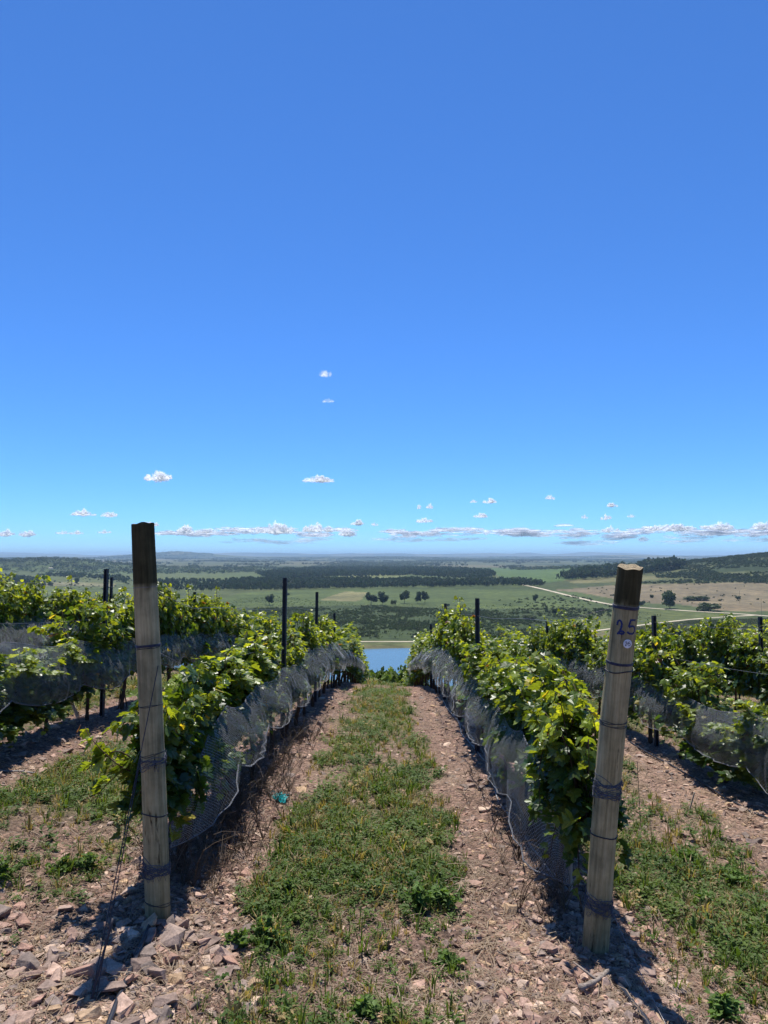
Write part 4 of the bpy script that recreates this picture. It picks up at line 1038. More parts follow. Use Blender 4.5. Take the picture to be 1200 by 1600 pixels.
# ---------------------------------------------------------------- bird nets
def net(r, side, y0, y1, ztop, zbot, bulge, label, gather=None):
    ys = np.arange(y0, y1, .04); nu = 15; v = np.linspace(0, 1, nu)
    Yg, Vg = np.meshgrid(ys, v, indexing='ij'); u = np.interp(Yg, *ztop) ; w_ = np.interp(Yg, *zbot)
    wob = .10 * vnoise(Yg / .8, 0 * Yg + side, 5) + .05 * vnoise(Yg / .27, 0 * Yg, 6)
    zt = u + wob; zb = w_ + .07 * vnoise(Yg / 1.1, 0 * Yg + 3, 8)
    tie = np.abs(np.sin(PI * (Yg + .15 * np.sin(Yg * 1.3)) / 1.25)) ** .8
    zb = zb - .13 * tie + .05; zt = zt - .05 * tie
    h = zt * (1 - Vg) + zb * Vg
    bl = np.interp(Yg, *bulge) * np.interp(Vg, [0, .25, .55, .8, 1], [.12, .55, .95, 1.0, .88]) * (1 + .5 * vnoise(Yg / .75, Vg * 1.5, 15)) * (.8 + .3 * tie)
    fold = (.012 * np.sin(Yg * 21 + 3 * vnoise(Yg / .5, 0 * Yg, 17) * 6) + .006 * np.sin(Yg * 47 + Vg * 5)) * (.25 + Vg)
    xo = side * (.07 + bl + fold)
    if gather is not None:
        g = np.clip((gather[1] - Yg) / (gather[1] - y0), 0, 1) ** 1.3
        xg, zg = gather[0]
        xo = xo * (1 - g) + xg * g; gx = Hs(rowx(r, Yg), Yg)
        h = h * (1 - g) + (zg + .10 * (.5 - Vg)) * g
    Xg = rowx(r, Yg) + xo; Zg = Hs(Xg, Yg) + .03 + h
    Vv = np.stack([Xg, Yg, Zg], -1).reshape(-1, 3); n_ = len(ys)
    i = np.arange(n_ - 1)[:, None]; j = np.arange(nu - 1)[None]
    Q = np.stack([i*nu+j, (i+1)*nu+j, (i+1)*nu+j+1, i*nu+j+1], -1).reshape(-1, 4)
    uv = np.stack([Yg * 1.15, Vg * .75 + .0 * Yg], -1).reshape(-1, 2)
    t = empty('bird_net', (float(rowx(r, y0)), y0, float(Zg[0, 0])), label, 'bird net', 'bird nets along the vine rows')
    off_ = np.array(t.location)
    np_mesh('mesh_sheet', Vv - off_, [Q], M['net'], uv=uv, smooth=True, parent=t)
    G_ = Vv.reshape(n_, nu, 3)
    for kk, nm in ((nu - 1, 'hem_cord'), (0, 'hem_cord')):
        b = Buf()
        for q in range(3):
            P_ = G_[::2, kk].copy(); P_[:, 2] += .003 * np.sin(ys[::2] * 13 + q * 2.1); P_[:, 0] += .003 * np.cos(ys[::2] * 11 + q * 2.1)
            b.add(*tube(P_ - off_, .0024 if kk else .0014, 4))
        b.build(nm, M['net_hem'], t, True)
simple('net_hem', (.17, .175, .19), .7, .3, 60, .4)
net('L1', 1, 3.86, 26, ([3.9, 5, 7, 10, 13, 17, 26], [.75, .82, .90, .98, 1.02, 1.0, .95]), ([3.9, 4.4, 5.5, 7, 9, 12, 17], [.12, .36, .45, .50, .54, .54, .54]), ([3.9, 4.6, 6, 9, 13, 26], [.07, .14, .17, .19, .26, .28]),
    'grey bird net sagging on the alley side of the left vine row', ((.05, .32), 4.6))
net('R1', -1, 3.80, 26, ([3.8, 5, 7, 10, 13, 17, 26], [.66, .76, .84, .92, 1.02, 1.05, 1.0]), ([3.8, 4.4, 5.5, 7, 9, 12, 17], [.05, .20, .34, .44, .52, .54, .54]), ([3.8, 4.6, 6, 9, 13, 26], [.06, .14, .17, .19, .26, .28]),
    'grey bird net sagging on the alley side of the right vine row', ((-.06, .22), 4.3))
net('L1', -1, 4.2, 20, ([4, 7, 20], [.8, .9, 1]), ([4, 7, 20], [.45, .5, .55]), ([4, 20], [.12, .2]), 'grey bird net on the outer side of the left vine row')
net('R1', 1, 4.2, 20, ([4, 7, 20], [.8, .9, 1]), ([4, 7, 20], [.35, .5, .55]), ([4, 20], [.12, .2]), 'grey bird net on the outer side of the right vine row')
net('L2', 1, 4.9, 24, ([5, 6.4, 7.2, 9, 24], [.92, .98, .96, .95, 1.0]), ([5, 7, 9, 24], [.40, .46, .5, .55]), ([5, 24], [.14, .22]), 'dark looking bird net over the second vine row on the left')
net('R2', -1, 4.6, 26, ([4.6, 6.5, 7.6, 9, 26], [.82, .80, .76, .9, .95]), ([4.6, 6.1, 7, 9, 26], [.22, .28, .38, .46, .5]), ([4.6, 24], [.14, .22]), 'dark looking bird net over the second vine row on the right')
net('L3', 1, 9.5, 25, ([9, 25], [1.0, 1.0]), ([9, 25], [.45, .5]), ([9, 25], [.3, .3]), 'bird net over the third vine row on the left')

# ---------------------------------------------------------------- hoses, guy wires, stakes
def ground_line(name, px, rad_, mat, label, cat, lift=None, group=None, sub=8):
    W = []
    for q in px:
        h = hit(q[0], q[1]); up = q[2] if len(q) > 2 else 0
        W.append((h[0], h[1], h[2] + up))
    W = spline(W, sub)
    for w in W: w[2] = max(w[2], hz(w[0], w[1]) + rad_ * .8)
    b = Buf(); b.add(*tube(W, rad_, 8)); return tag(b.build(name, M[mat], None, True), label, cat, group)
ground_line('drip_hose', [(683, 1089), (697, 1105), (716, 1128), (722, 1148), (738, 1166), (752, 1184), (764, 1200), (771, 1222), (776, 1245), (792, 1272), (812, 1300), (840, 1336), (866, 1368), (890, 1395)], .007, 'grey_pipe', 'pale drip hose snaking along the foot of the right vine row', 'hose')
ground_line('drip_hose', [(720, 1132), (742, 1158), (760, 1186), (778, 1206), (800, 1238), (815, 1268), (826, 1295)], .005, 'grey_pipe', 'straighter pale hose in the shade beside the right vine row', 'hose')
ground_line('drip_hose', [(500, 1078), (492, 1086), (482, 1096), (470, 1113), (455, 1120)], .006, 'grey_pipe', 'short pale hose loop under the left net', 'hose')
ground_line('drip_hose', [(-20, 1203), (20, 1206), (56, 1209)], .006, 'grey_pipe', 'pale hose lying by the second vine row on the left', 'hose')
ground_line('drip_hose', [(985, 1160), (1040, 1192), (1095, 1222), (1150, 1256), (1215, 1290)], .009, 'black_pipe', 'black drip pipe at the foot of the second vine row on the right', 'hose')
ground_line('black_pipe', [(963, 1538), (978, 1556), (995, 1580), (1012, 1604), (1030, 1632)], .013, 'black_pipe', 'black plastic pipe running out of the view at the bottom right', 'pipe')
ground_line('black_pipe', [(246, 1425, .02), (226, 1470, .02), (207, 1515, .02), (188, 1560, .02), (172, 1602, .02), (160, 1635, .02)], .011, 'black_pipe', 'black pipe running from the left wooden post towards the camera', 'pipe')
def span(name, A_, B_, rad_, mat, label, cat, sag=0.0, group=None):
    A_ = np.array(A_, float); B_ = np.array(B_, float); t_ = np.linspace(0, 1, 14)[:, None]
    P_ = A_ * (1 - t_) + B_ * t_; P_[:, 2] -= sag * 4 * (t_ * (1 - t_))[:, 0]
    b = Buf(); b.add(*tube(P_, rad_, 6)); return tag(b.build(name, M[mat], None, True), label, cat, group)
def post_side(PT, py, ang_):
    t, on, h_at, a_cam = PT[:4]; return PT[5] @ np.array(on(h_at(600, py), a_cam + ang_, .004)) + PT[6]
anc = hit(141, 1568)
pa = post_side(LP, 1040, .8); pb = post_side(LP, 1150, -.9)
span('guy_wire', pa, anc, .0022, 'dark_wire', 'upper thin guy wire from the left wooden post to the stony ground', 'wire', .0)
span('guy_wire', post_side(LP, 1180, -1.2), (anc[0] + .02, anc[1], anc[2] + .01), .0020, 'dark_wire', 'lower thin guy wire from the left wooden post to the stony ground', 'wire', .0)
span('anchor_rod', anc, (anc[0] + .035, anc[1] + .12, anc[2] + .26), .005, 'dark_wire', 'thin dark anchor rod standing in the stones at the lower left', 'rod')
anr = hit(1046, 1612)
span('guy_wire', post_side(RP, 1404, 0.9), anr, .0018, 'wire', 'thin guy wire from the right wooden post towards the lower right', 'wire', .01)
hA = hit(1002, 1300); span('wire_stub', (hA[0], hA[1], hA[2] - .02), (hA[0] - .02, hA[1], hA[2] + .52), .0022, 'dark_wire', 'thin upright wire standing in the grass right of the wooden post', 'wire')
# wooden stakes
hB = hit(124, 1122)
a, s = ray(100, 1066); d_ = hB[1] - .05; span('stake', (hB[0], hB[1], hB[2] - .03), (a * d_, d_, s * d_), .019, 'stake_wood', 'pale stake leaning under the second vine row on the left', 'stake')
hB = hit(893, 1345); a, s = ray(899, 1232); span('stake', (rowx('R1', 4.05) , 4.02, hz(rowx('R1', 4.05), 4.02)), (rowx('R1', 4.05) + .02, 4.05, s * 4.05), .011, 'stake_wood', 'thin brown stake inside the vine beside the right wooden post', 'stake')
hB = hit(1075, 1270); span('stake', (hB[0], hB[1], hB[2] - .02), (hB[0] + .06, hB[1], hB[2] + .17), .006, 'stake_wood', 'short pale peg at the foot of the second vine row on the right', 'stake')
# gnarled dead branch
hb = [hit(905, 1556), hit(925, 1548), hit(940, 1538), hit(952, 1527), hit(968, 1524)]
b = Buf(); P_ = spline([(q[0], q[1], q[2] + .03) for q in hb], 6); b.add(*tube(P_, .0105 * (1 + .18 * np.sin(np.arange(len(P_)) * 1.3) + .1 * np.sin(np.arange(len(P_)) * .5)) * np.linspace(1.25, .6, len(P_)), 9))
b.add(*tube(spline([P_[9], P_[9] + np.array([-.05, .05, .02]), P_[9] + np.array([-.07, .12, .01])], 4), np.linspace(.007, .003, 9), 7))
tag(b.build('dead_branch', M['branch'], None, True), 'gnarled grey dead branch at the foot of the right wooden post', 'branch')
# crumpled turquoise plastic netting scrap
hc = hit(437, 1252); rng = np.random.default_rng(5)
t = empty('plastic_scrap', hc, 'crumpled turquoise plastic scrap lying on the stony soil', 'plastic scrap')
g = np.linspace(-1, 1, 15); GX, GY = np.meshgrid(g, g); rrr = np.hypot(GX, GY)
zz_ = .030 * np.abs(vnoise(GX * 2.6 + 3, GY * 2.6, 4)) * 2 + .016 * (1 - rrr.clip(0, 1)) + .012 * vnoise(GX * 6, GY * 6, 9) + .006
VV = np.stack([GX * .062 * (1 + .3 * vnoise(GX * 2, GY * 2, 3)), GY * .075 * (1 + .3 * vnoise(GX * 2, GY * 2, 2)), zz_], -1).reshape(-1, 3)
i = np.arange(14)[:, None]; j = np.arange(14)[None]; Q = np.stack([i*15+j, i*15+j+1, (i+1)*15+j+1, (i+1)*15+j], -1).reshape(-1, 4)
keep = rng.random(len(Q)) > .18
np_mesh('crumpled_sheet', VV, [Q[keep]], M['cyan_plastic'], parent=t)
b = Buf()
for k in range(34):
    a0 = rng.uniform(0, 6.28); q = [rng.normal(0, .035, 3) for _ in range(4)]; q = [(v[0], v[1], abs(v[2]) * .7 + .012) for v in q]; b.add(*tube(spline(q, 4), .0014, 4))
b.build('loose_threads', M['cyan_plastic'], t)

# ---------------------------------------------------------------- stones
def stone_mesh(seed, npt=16, flat=.5):
    rng = np.random.default_rng(seed); bm = bmesh.new()
    sx, sy, sz_ = 1, rng.uniform(.55, .95), flat * rng.uniform(.6, 1.2)
    for k in range(npt):
        v = rng.uniform(-1, 1, 3); v /= np.abs(v).max() ** .7
        bm.verts.new((v[0] * sx * .5, v[1] * sy * .5, v[2] * sz_ * .5))
    r_ = bmesh.ops.convex_hull(bm, input=bm.verts); bmesh.ops.delete(bm, geom=[v for v in bm.verts if not v.link_faces], context='VERTS')
    bmesh.ops.triangulate(bm, faces=bm.faces); bm.verts.index_update()
    V = np.array([v.co[:] for v in bm.verts]); F_ = np.array([[v.index for v in f.verts] for f in bm.faces]); bm.free()
    return V, F_
def fine_stone(seed, flat):
    rng = np.random.default_rng(seed); V, F_ = stone_mesh(seed, 11, flat)
    me = bpy.data.meshes.new('t'); me.from_pydata(V.tolist(), [], F_.tolist())
    bm = bmesh.new(); bm.from_mesh(me); bpy.data.meshes.remove(me)
    bmesh.ops.dissolve_limit(bm, angle_limit=.18, verts=bm.verts, edges=bm.edges)
    bmesh.ops.bevel(bm, geom=bm.edges[:], offset=.014, segments=1, affect='EDGES')
    bmesh.ops.triangulate(bm, faces=bm.faces); bmesh.ops.subdivide_edges(bm, edges=bm.edges, cuts=1, use_grid_fill=True); bm.verts.index_update()
    V = np.array([v.co[:] for v in bm.verts]); bmesh.ops.triangulate(bm, faces=bm.faces)
    F_ = np.array([[v.index for v in f.verts] for f in bm.faces]); bm.free()
    n = .034 * vnoise(V[:, 0] * 6 + V[:, 2] * 5, V[:, 1] * 6 + seed, 3) + .020 * vnoise(V[:, 0] * 22, V[:, 1] * 22 + V[:, 2] * 22, 4)
    return V * (1 + 3 * n[:, None]), F_
STC = np.array([(.33, .235, .195), (.27, .195, .165), (.38, .285, .235), (.24, .19, .165), (.20, .17, .155), (.38, .285, .19), (.44, .355, .29), (.31, .205, .165), (.28, .23, .205)]) * np.array([1.0, .92, .86])
SV = [stone_mesh(40 + k, 12, .5) for k in range(12)]
SBIG = []
for k in range(14):
    V, F_ = fine_stone(80 + k, .5); SBIG.append((V, F_))
def soil_w(x, y):
    u = x - .008 * y; v = veg(x, y)
    rowd = np.min([np.abs(u - c) for c in ROWU.values()], axis=0)
    w = (1 - v) ** 1.6 * (.35 + .9 * np.exp(-(rowd / .5) ** 2)) * (.35 + 1.0 * np.clip(.5 + fbm(x / .35, y / .35, 51, 3) * 1.4, 0, 1))
    w = w * np.where((y < 3.6) & (x < -.35), 1.7, 1)
    return w
def sample(n, ymin, ymax, wfun, pw=1.6, rng=RNG):
    out = []
    tot = 0
    while tot < n:
        m_ = n * 4; uu_ = rng.random(m_)
        # pdf of forward distance falls with distance
        y = (ymin ** (2 - pw) + uu_ * (ymax ** (2 - pw) - ymin ** (2 - pw))) ** (1 / (2 - pw))
        x = rng.uniform(-.62, .62, m_) * y
        k = rng.random(m_) < wfun(x, y); out.append(np.stack([x[k], y[k]], 1)); tot += k.sum()
    return np.concatenate(out)[:n]
def near_ok(p):
    return p
# loose rubble nobody could count
pts = sample(38000, 2.0, 19, soil_w, 2.6); n = len(pts)
sz_ = np.exp(RNG.normal(math.log(.021), .62, n)).clip(.006, .10) * np.clip(.72 + pts[:, 1] / 14, .85, 1.7)
S = np.stack([sz_, sz_, sz_ * .8], 1); z = H(pts[:, 0], pts[:, 1]) - sz_ * RNG.uniform(-.10, .14, n)
R = np.einsum('nij,njk->nik', rotz(RNG.uniform(0, 6.28, n)), tilt(n, .42))
cols = STC[RNG.integers(0, len(STC), n)] * RNG.uniform(.75, 1.25, (n, 1))
merge(SV, RNG.integers(0, 12, n), np.column_stack([pts, z]), R, S, cols).build('rubble', M['stone'])
tag(bpy.data.objects['rubble'], 'small broken pinkish brown stones strewn over the bare soil', 'rubble', kind='stuff')
# single stones
def put_stone(x, y, s, col_, lab, group, v=None, rz=None, sink=.12, tl=.22, flat=1.0):
    v = random.randrange(len(SBIG)) if v is None else v
    V, F_ = SBIG[v]; Rz = rotz([random.uniform(0, 6.28) if rz is None else rz])[0] @ tilt(1, tl if flat < 1 else .34)[0]
    key = (v,)
    o = np_mesh('stone', (V * s * np.array([1, 1, flat])) @ Rz.T, [F_], M['stone'], col=np.array(col_) * random.uniform(.85, 1.15))
    o.location = (x, y, hz(x, y) + s * .22 * flat - s * sink)
    return tag(o, lab, 'stone', group)
SPEC = [(130, 1480, .19, 2, 'large flat pale brown stone at the left, biggest of the pile'), (150, 1525, .17, 3, 'large rounded grey brown stone below the biggest one at the left'), (200, 1395, .13, 6, 'pale pointed stone leaning just left of the left wooden post'),
 (62, 1550, .13, 2, 'long slab shaped stone at the lower left'), (20, 1400, .22, 1, 'flat embedded pink slab in the soil at the left'), (90, 1405, .20, 1, 'wide embedded pink slab left of the guy wires'),
 (262, 1450, .12, 4, 'upright grey stone in the shade at the foot of the left wooden post'), (310, 1440, .11, 3, 'dark stone right of the left wooden post foot'), (356, 1455, .11, 2, 'flat pale stone right of the left wooden post'), (345, 1485, .10, 4, 'flat dark grey stone right of the left wooden post'),
 (277, 1535, .10, 5, 'ochre stone at the bottom between post and weeds'), (330, 1500, .09, 7, 'reddish stone in the rubble right of the left wooden post'), (85, 1580, .09, 5, 'ochre rounded stone at the bottom left'), (140, 1592, .11, 5, 'ochre stone at the bottom border left of the pipe'), (105, 1598, .11, 6, 'pale stone cut by the bottom border at the left'),
 (255, 1575, .13, 3, 'brown angular stone at the bottom right of the pipe'), (225, 1497, .12, 4, 'grey shaded stone between the pipe and the left wooden post'), (235, 1520, .12, 4, 'dark shaded stone below the left wooden post'),
 (740, 1281, .07, 2, 'pale cube shaped stone in the right stony strip'), (758, 1245, .10, 6, 'long pale slab by the shade of the right row'), (858, 1485, .10, 1, 'brown stone left of the right wooden post'), (835, 1440, .09, 2, 'pale pink stone left of the right wooden post'), (820, 1465, .07, 5, 'ochre stone left of the right wooden post'),
 (1010, 1520, .12, 3, 'big half shaded stone right of the right wooden post foot'), (935, 1505, .07, 4, 'small dark stone below the right wooden post'), (830, 1590, .09, 1, 'brown stone at the bottom border left of the pipe end'), (900, 1585, .06, 6, 'pale quartz stone at the bottom right'), (1047, 1193, .16, 6, 'pale flat slab beside the second row on the right'), (1055, 1240, .13, 4, 'dark flat slab below the pale one beside the second row on the right'),
 (992, 1362, .09, 6, 'pale flat stone in the grass right of the right wooden post'), (65, 1188, .09, 3, 'rounded stone in the bare strip at the left'), (28, 1150, .08, 7, 'dark upright stone by the second row on the left'), (50, 1200, .10, 6, 'pale flat stone in the bare strip at the left'), (130, 1160, .08, 2, 'pale stone at the edge of the shade at the left'),
 (700, 1315, .08, 4, 'grey flat stone in the right stony strip'), (560, 1340, .05, 8, 'small dark stone in the middle of the grass'), (440, 1565, .07, 7, 'reddish stone at the lower middle'), (395, 1540, .08, 8, 'grey stone left of the middle at the bottom')]
for (px, py, s, c, lab) in SPEC:
    q = hit(px, py); put_stone(q[0], q[1], s * .85, STC[c], lab, 'single stones', sink=.1 if 'embedded' not in lab and 'flat' not in lab and 'slab' not in lab else .20, flat=1.0 if 'flat' not in lab and 'slab' not in lab and 'embedded' not in lab else .55)
def zone(n, wf, y0, y1, smin, smax, lab, group, pw=2.6):
    p_ = sample(n, y0, y1, wf, pw)
    for x, y in p_: put_stone(x, y, random.uniform(smin, smax) * random.uniform(.7, 1.1), STC[random.randrange(len(STC))], lab, group)
zone(125, lambda x, y: soil_w(x, y) * ((x < -.5) & (x > -1.75 - .2 * y) & (y < 3.7)), 2.3, 3.75, .05, .15, 'broken stone in the rubble pile around the left wooden post', 'stones piled around the left wooden post', 1.5)
zone(48, lambda x, y: soil_w(x, y) * ((x > .35) & (x < 1.3) & (y < 8)), 2.3, 7.5, .04, .11, 'broken stone in the bare strip along the right vine row', 'stones along the right vine row')
zone(30, lambda x, y: soil_w(x, y) * ((x < -.6) & (x > -1.3) & (y > 4)), 4, 10, .04, .085, 'broken stone in the bare strip along the left vine row', 'stones along the left vine row')
zone(20, lambda x, y: soil_w(x, y) * (x > 2), 4.2, 9, .05, .11, 'broken stone near the second vine row on the right', 'stones by the second right row')
zone(24, lambda x, y: soil_w(x, y) * (x < -2.6), 4.6, 9, .05, .12, 'broken stone near the second vine row on the left', 'stones by the second left row')

# ---------------------------------------------------------------- grass, weeds, straw
def blade_tuft(seed, nb, hgt, spread):
    rng = np.random.default_rng(seed); Vs, Ts, n = [], [], 0
    for k in range(nb):
        a = rng.uniform(0, 2*PI); r0 = rng.uniform(0, spread * .4); L = hgt * rng.uniform(.5, 1.1); out = rng.uniform(.1, .9) * L
        d = np.array([math.cos(a), math.sin(a), 0]); s = np.array([-d[1], d[0], 0]) * .0022 * rng.uniform(.7, 1.4)
        p0 = d * r0; p1 = p0 + d * out * .4 + np.array([0, 0, L * .6]); p2 = p0 + d * out + np.array([0, 0, L * rng.uniform(.6, 1)])
        Vs += [p0 - s, p0 + s, p1 + s * .8, p1 - s * .8, p2]; Ts += [(n, n+1, n+2), (n, n+2, n+3), (n+3, n+2, n+4)]; n += 5
    return np.array(Vs), np.array(Ts)
def sprig(seed, ns, hgt, leaf, spread):
    """broad leafed little weed: stems with oval leaves"""
    rng = np.random.default_rng(seed); Vs, Ts, n = [], [], 0
    for k in range(ns):
        a = rng.uniform(0, 2*PI); d = np.array([math.cos(a), math.sin(a), 0]); L = hgt * rng.uniform(.5, 1.1); sp = spread * rng.uniform(.2, 1)
        for q in np.linspace(.25, 1, 4):
            c = d * sp * q + np.array([0, 0, L * q]); b_ = rng.uniform(0, 2*PI)
            e = np.array([math.cos(b_), math.sin(b_), rng.uniform(-.3, .5)]); e /= np.linalg.norm(e); f = np.cross(e, [0, 0, 1]); f /= np.linalg.norm(f) + 1e-9
            l_ = leaf * rng.uniform(.6, 1.2); up = np.array([0, 0, l_ * .12])
            Vs += [c, c + e*l_*.5 + f*l_*.3 + up, c + e*l_, c + e*l_*.5 - f*l_*.3 + up]; Ts += [(n, n+1, n+2), (n, n+2, n+3)]; n += 4
    return np.array(Vs), np.array(Ts)
GT = [blade_tuft(10 + k, 9, .055, .03) for k in range(6)]; WT = [sprig(20 + k, 5, .035, .017, .035) for k in range(8)]
GW = lambda x, y: veg(x, y) * (.25 + .9 * np.clip(.5 + 1.6 * fbm(x / .4, y / .6, 171, 3), 0, 1))
WW = lambda x, y: veg(x, y) * (.25 + 1.0 * np.clip(.5 + 1.8 * fbm(x / .3, y / .45, 181, 3), 0, 1))
def plantmass(name, var, pts, s0, colA, colB, lab, cat, mat='weed_leaf', dry=0.0, lift=0.0, seed=0):
    n = len(pts); g_ = np.clip(.75 + pts[:, 1] / 16, .8, 2.2); s = s0 * np.exp(RNG.normal(-.08, .38, n)).clip(.4, 2.4) * g_
    S = np.stack([s, s, s * np.clip(1.25 - pts[:, 1] / 40, .7, 1.2)], 1)
    f = np.clip(.5 + 1.1 * fbm(pts[:, 0] / .6, pts[:, 1] / .6, 190 + seed, 3) + RNG.normal(0, .2, n), 0, 1)[:, None]
    cols = np.array(colA) * (1 - f) + np.array(colB) * f
    dr = RNG.random(n) < dry; cols[dr] = np.array([.30, .23, .11]) * RNG.uniform(.7, 1.2, (dr.sum(), 1))
    b = merge(var, RNG.integers(0, len(var), n), np.column_stack([pts, H(pts[:, 0], pts[:, 1]) - .003 + lift]), rotz(RNG.uniform(0, 6.28, n)), S, cols)
    tag(b.build(name, M[mat]), lab, cat, kind='stuff')
plantmass('grass', GT, sample(14500, 2.1, 24, GW, 2.25), 1.0, (.12, .165, .038), (.07, .12, .024), 'short grass growing in the alleys between the vine rows', 'grass', dry=.36)
plantmass('weeds', WT, sample(17500, 2.1, 22, WW, 2.2), 1.0, (.11, .16, .036), (.055, .105, .022), 'low leafy green weeds covering the alleys', 'weeds', dry=.07, seed=3)
SW = lambda x, y: .3 + .7 * (1 - veg(x, y))
ST = []
for k in range(8):
    rng = np.random.default_rng(30 + k); Vs, Ts, n = [], [], 0
    for q in range(4):
        c = rng.normal(0, .02, 3); c[2] = abs(c[2]) * .25 + .003; a = rng.uniform(0, 6.28); e = np.array([math.cos(a), math.sin(a), rng.uniform(-.05, .25)]) * rng.uniform(.012, .04); f = np.array([-e[1], e[0], 0]); f = f / np.linalg.norm(f) * .0011
        m_ = c + np.array([0, 0, .004]) + f * rng.uniform(-4, 4)
        Vs += [c - e - f, c - e + f, m_ + f, m_ - f, c + e + f, c + e - f]; Ts += [(n, n+1, n+2), (n, n+2, n+3), (n+3, n+2, n+4), (n+3, n+4, n+5)]; n += 6
    ST.append((np.array(Vs), np.array(Ts)))
plantmass('straw_litter', ST, sample(15000, 2.0, 14, SW, 2.6), 1.0, (.33, .26, .195), (.19, .135, .10), 'dry straw and twig litter scattered on the soil', 'straw litter', mat='straw_leaf' if 'straw_leaf' in M else 'weed_leaf', seed=5)
# dry stems tangled under the left row and standing wisps
dw = lambda x, y: np.exp(-((x - rowx('L1', y) - .12) / .22) ** 2) * ((y > 3.9) & (y < 9)) + .55 * np.exp(-((x - rowx('R1', y) + .1) / .16) ** 2) * ((y > 3.7) & (y < 7))
DT = []
for k in range(6):
    rng = np.random.default_rng(50 + k); b = Buf()
    for q in range(6):
        a = rng.uniform(0, 6.28); L = rng.uniform(.06, .2)
        p = [(0, 0, 0), (math.cos(a)*L*.3, math.sin(a)*L*.3, L * .6), (math.cos(a + .5)*L*.8, math.sin(a + .5)*L*.8, L * rng.uniform(.5, 1.1))]
        V, Pp_ = tube(spline(p, 3), np.linspace(.0018, .0007, 7), 3, cap=False)
        b.add(V, Pp_)
    DT.append((np.concatenate(b.V), np.concatenate(b.P)))
plantmass('dry_stems', DT, sample(520, 3.7, 9, dw, 1.9), .8, (.16, .125, .095), (.09, .065, .05), 'tangle of dry dead stems under the two vine rows', 'dry stems', mat='weed_leaf', seed=6)
# single bushy weeds
WDS = [(420, 1470, .17, .12, 'big leafy weed at the lower left of the grassy alley'), (372, 1480, .10, .08, 'small leafy weed beside the big one at the lower left'), (140, 1362, .15, .10, 'round leafy weed clump in the left alley beside the guy wires'), (100, 1360, .12, .07, 'sparser weed clump left of the round one'),
 (5, 1375, .13, .13, 'leafy weed cut by the left border'), (690, 1415, .12, .10, 'tall green tuft in the right part of the grassy alley'), (655, 1420, .10, .14, 'leafy weed left of the tall green tuft'), (700, 1510, .10, .06, 'leafy weed at the lower middle'),
 (570, 1590, .10, .08, 'leafy weed at the bottom border in the middle'), (450, 1400, .12, .08, 'mid green weed above the big one in the alley'), (620, 1300, .16, .09, 'dense weed clump in the middle of the alley'), (590, 1240, .16, .09, 'dense weed clump higher up in the alley'), (1075, 1350, .15, .09, 'bright grass clump right of the right wooden post'),
 (1105, 1420, .14, .10, 'leafy clump in the right alley'), (1150, 1380, .16, .09, 'grass clump near the right border'), (1130, 1590, .10, .09, 'pale grass tuft at the bottom right'), (905, 1080, .001, .001, '')]
for (px, py, w_, h_, lab) in WDS:
    if not lab: continue
    q = hit(px, py); rng = np.random.default_rng(px + py); t = empty('weed', q, lab, 'weed', 'bushy weeds')
    b = Buf(); st = Buf()
    feather = 'feathery' in lab or 'thin upright' in lab; grassy = ('grass' in lab and 'alley' not in lab) or 'tuft' in lab
    nst = 14 if feather else 26
    L_ = []
    for k in range(nst):
        a = rng.uniform(0, 6.28); rr_ = rng.uniform(0, w_ * .9 * (.35 if feather else 1)); hh = h_ * rng.uniform(.5, 1.15) * (1 - .45 * rr_ / (w_ + .001) * (0 if feather else 1))
        p = spline([(rr_ * .15 * math.cos(a), rr_ * .15 * math.sin(a), 0), (rr_ * .5 * math.cos(a), rr_ * .5 * math.sin(a), hh * .6), (rr_ * math.cos(a), rr_ * math.sin(a), hh)], 4)
        st.add(*tube(p, np.linspace(.0022, .0008, len(p)), 4, cap=False))
        m_ = 22 if feather else 14
        f = rng.uniform(.12, 1, m_); pos = np.stack([np.interp(f * (len(p) - 1), np.arange(len(p)), p[:, kk]) for kk in range(3)], 1)
        L_.append((pos, rng.normal(0, .5, (m_, 3)) + np.array([0, 0, .9]), np.stack([np.cos(aa_ := rng.uniform(0, 6.28, m_)), np.sin(aa_), rng.uniform(-.2, .8, m_)], 1), np.full(m_, (.018 if feather else .026)) * rng.uniform(.6, 1.2, m_)))
    pos, nrm, dr_, s_ = [np.concatenate([l[k] for l in L_]) for k in range(4)]
    wid = np.full(len(pos), .42 if (feather or grassy) else .75)
    V, F_, kk = leaves(LEAF_LO, pos, nrm, dr_, s_ * (1.6 if grassy else 1), rng.normal(.2, .3, len(pos)), wid)
    c = np.array((.075, .13, .055) if feather else ((.10, .17, .04) if grassy else (.095, .155, .035))) * rng.uniform(.7, 1.35, (len(pos), 1))
    np_mesh('leaves', V, [F_], M['weed_leaf'], col=np.repeat(c, kk, 0), parent=t); st.build('stems', M['weed_stem'] if 'weed_stem' in M else M['bark'], t)

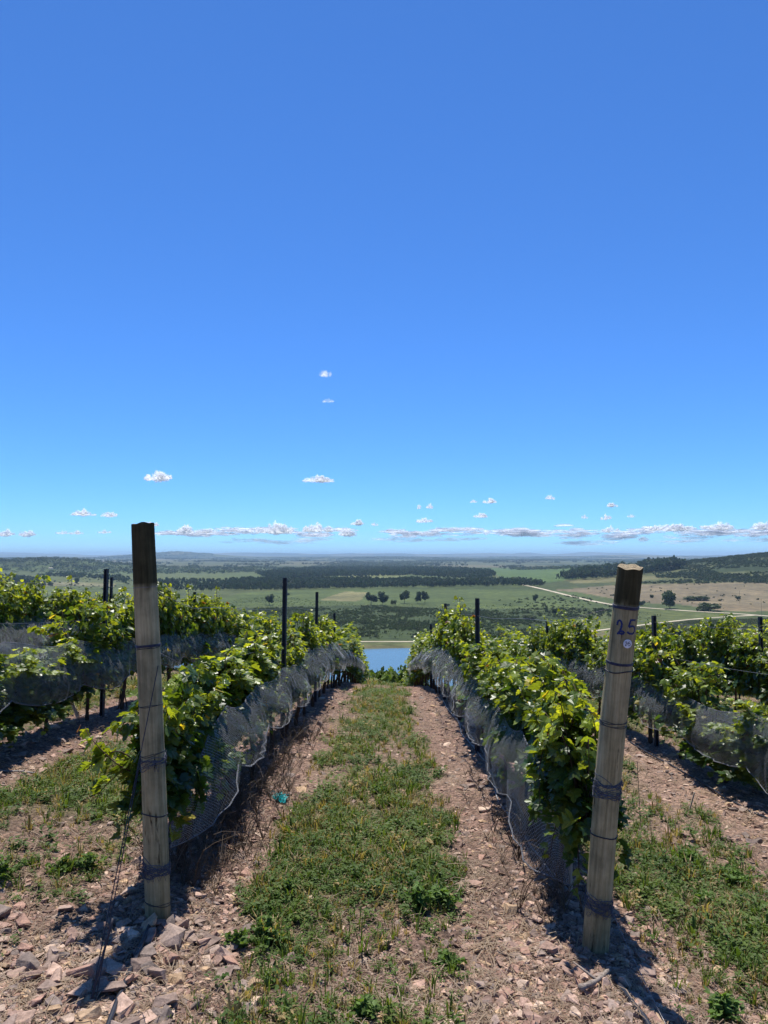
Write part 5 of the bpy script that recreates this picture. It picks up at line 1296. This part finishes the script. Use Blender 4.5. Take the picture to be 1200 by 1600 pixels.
# ---------------------------------------------------------------- haze
b = Buf(); b.add(*box(-47000, 47000, -47000, 47000, -80, 190)); 
m, nt, out = new_mat('haze'); v = nt.nodes.new('ShaderNodeVolumePrincipled')
v.inputs['Color'].default_value = (.54, .78, 1, 1); v.inputs['Density'].default_value = 5.4e-5; v.inputs['Anisotropy'].default_value = 0.0
nt.links.new(v.outputs[0], out.inputs['Volume']); M['haze'] = m
bm = bmesh.new(); bmesh.ops.create_cube(bm, size=1); me = bpy.data.meshes.new('haze'); bm.to_mesh(me); bm.free(); me.materials.append(m)
o = bpy.data.objects.new('haze', me); COL.objects.link(o); o.scale = (94000, 94000, 270); o.location = (0, 0, 55); tag(o, kind='stuff')
o['label'] = 'thin blue haze over the far plain'; o['category'] = 'haze'

# ---------------------------------------------------------------- light
EL, AZ = 68, -6        # sun in front of the camera, a little to the left
w = bpy.data.worlds.new('World'); sc.world = w; w.use_nodes = True; nt = w.node_tree; nt.nodes.clear()
sky = nt.nodes.new('ShaderNodeTexSky'); sky.sky_type = 'NISHITA'; sky.sun_disc = False
sky.sun_elevation = math.radians(EL); sky.sun_rotation = math.radians(AZ); sky.altitude = 5000; sky.air_density = 1.5; sky.dust_density = 0; sky.ozone_density = 10
bg = nt.nodes.new('ShaderNodeBackground'); bg.inputs[1].default_value = .102
wo = nt.nodes.new('ShaderNodeOutputWorld'); nt.links.new(mixc(nt, 'MULTIPLY', 1.0, sky.outputs[0], (.60, .93, 1.22)), bg.inputs[0]); nt.links.new(bg.outputs[0], wo.inputs[0])
sd = bpy.data.lights.new('sun', 'SUN'); sd.energy = 5.0; sd.angle = math.radians(.53); sd.color = (1, .955, .88)
so = bpy.data.objects.new('sun', sd); COL.objects.link(so)
dv = Vector((math.sin(math.radians(AZ)) * math.cos(math.radians(EL)), math.cos(math.radians(AZ)) * math.cos(math.radians(EL)), math.sin(math.radians(EL))))
so.rotation_euler = dv.to_track_quat('Z', 'Y').to_euler(); so.location = dv * 30
sc.view_settings.view_transform = 'Standard'; sc.view_settings.look = 'None'; sc.view_settings.exposure = .5; sc.view_settings.gamma = 1
sc.render.engine = 'CYCLES'; cy = sc.cycles
cy.max_bounces = 6; cy.diffuse_bounces = 3; cy.glossy_bounces = 2; cy.transmission_bounces = 4; cy.transparent_max_bounces = 24; cy.volume_bounces = 0
cy.use_adaptive_sampling = True; cy.adaptive_threshold = .02; cy.use_denoising = True; cy.caustics_reflective = False; cy.caustics_refractive = False
cy.sample_clamp_indirect = 6
sc.render.use_persistent_data = False
print('vines', nv, 'objects', len(bpy.data.objects))
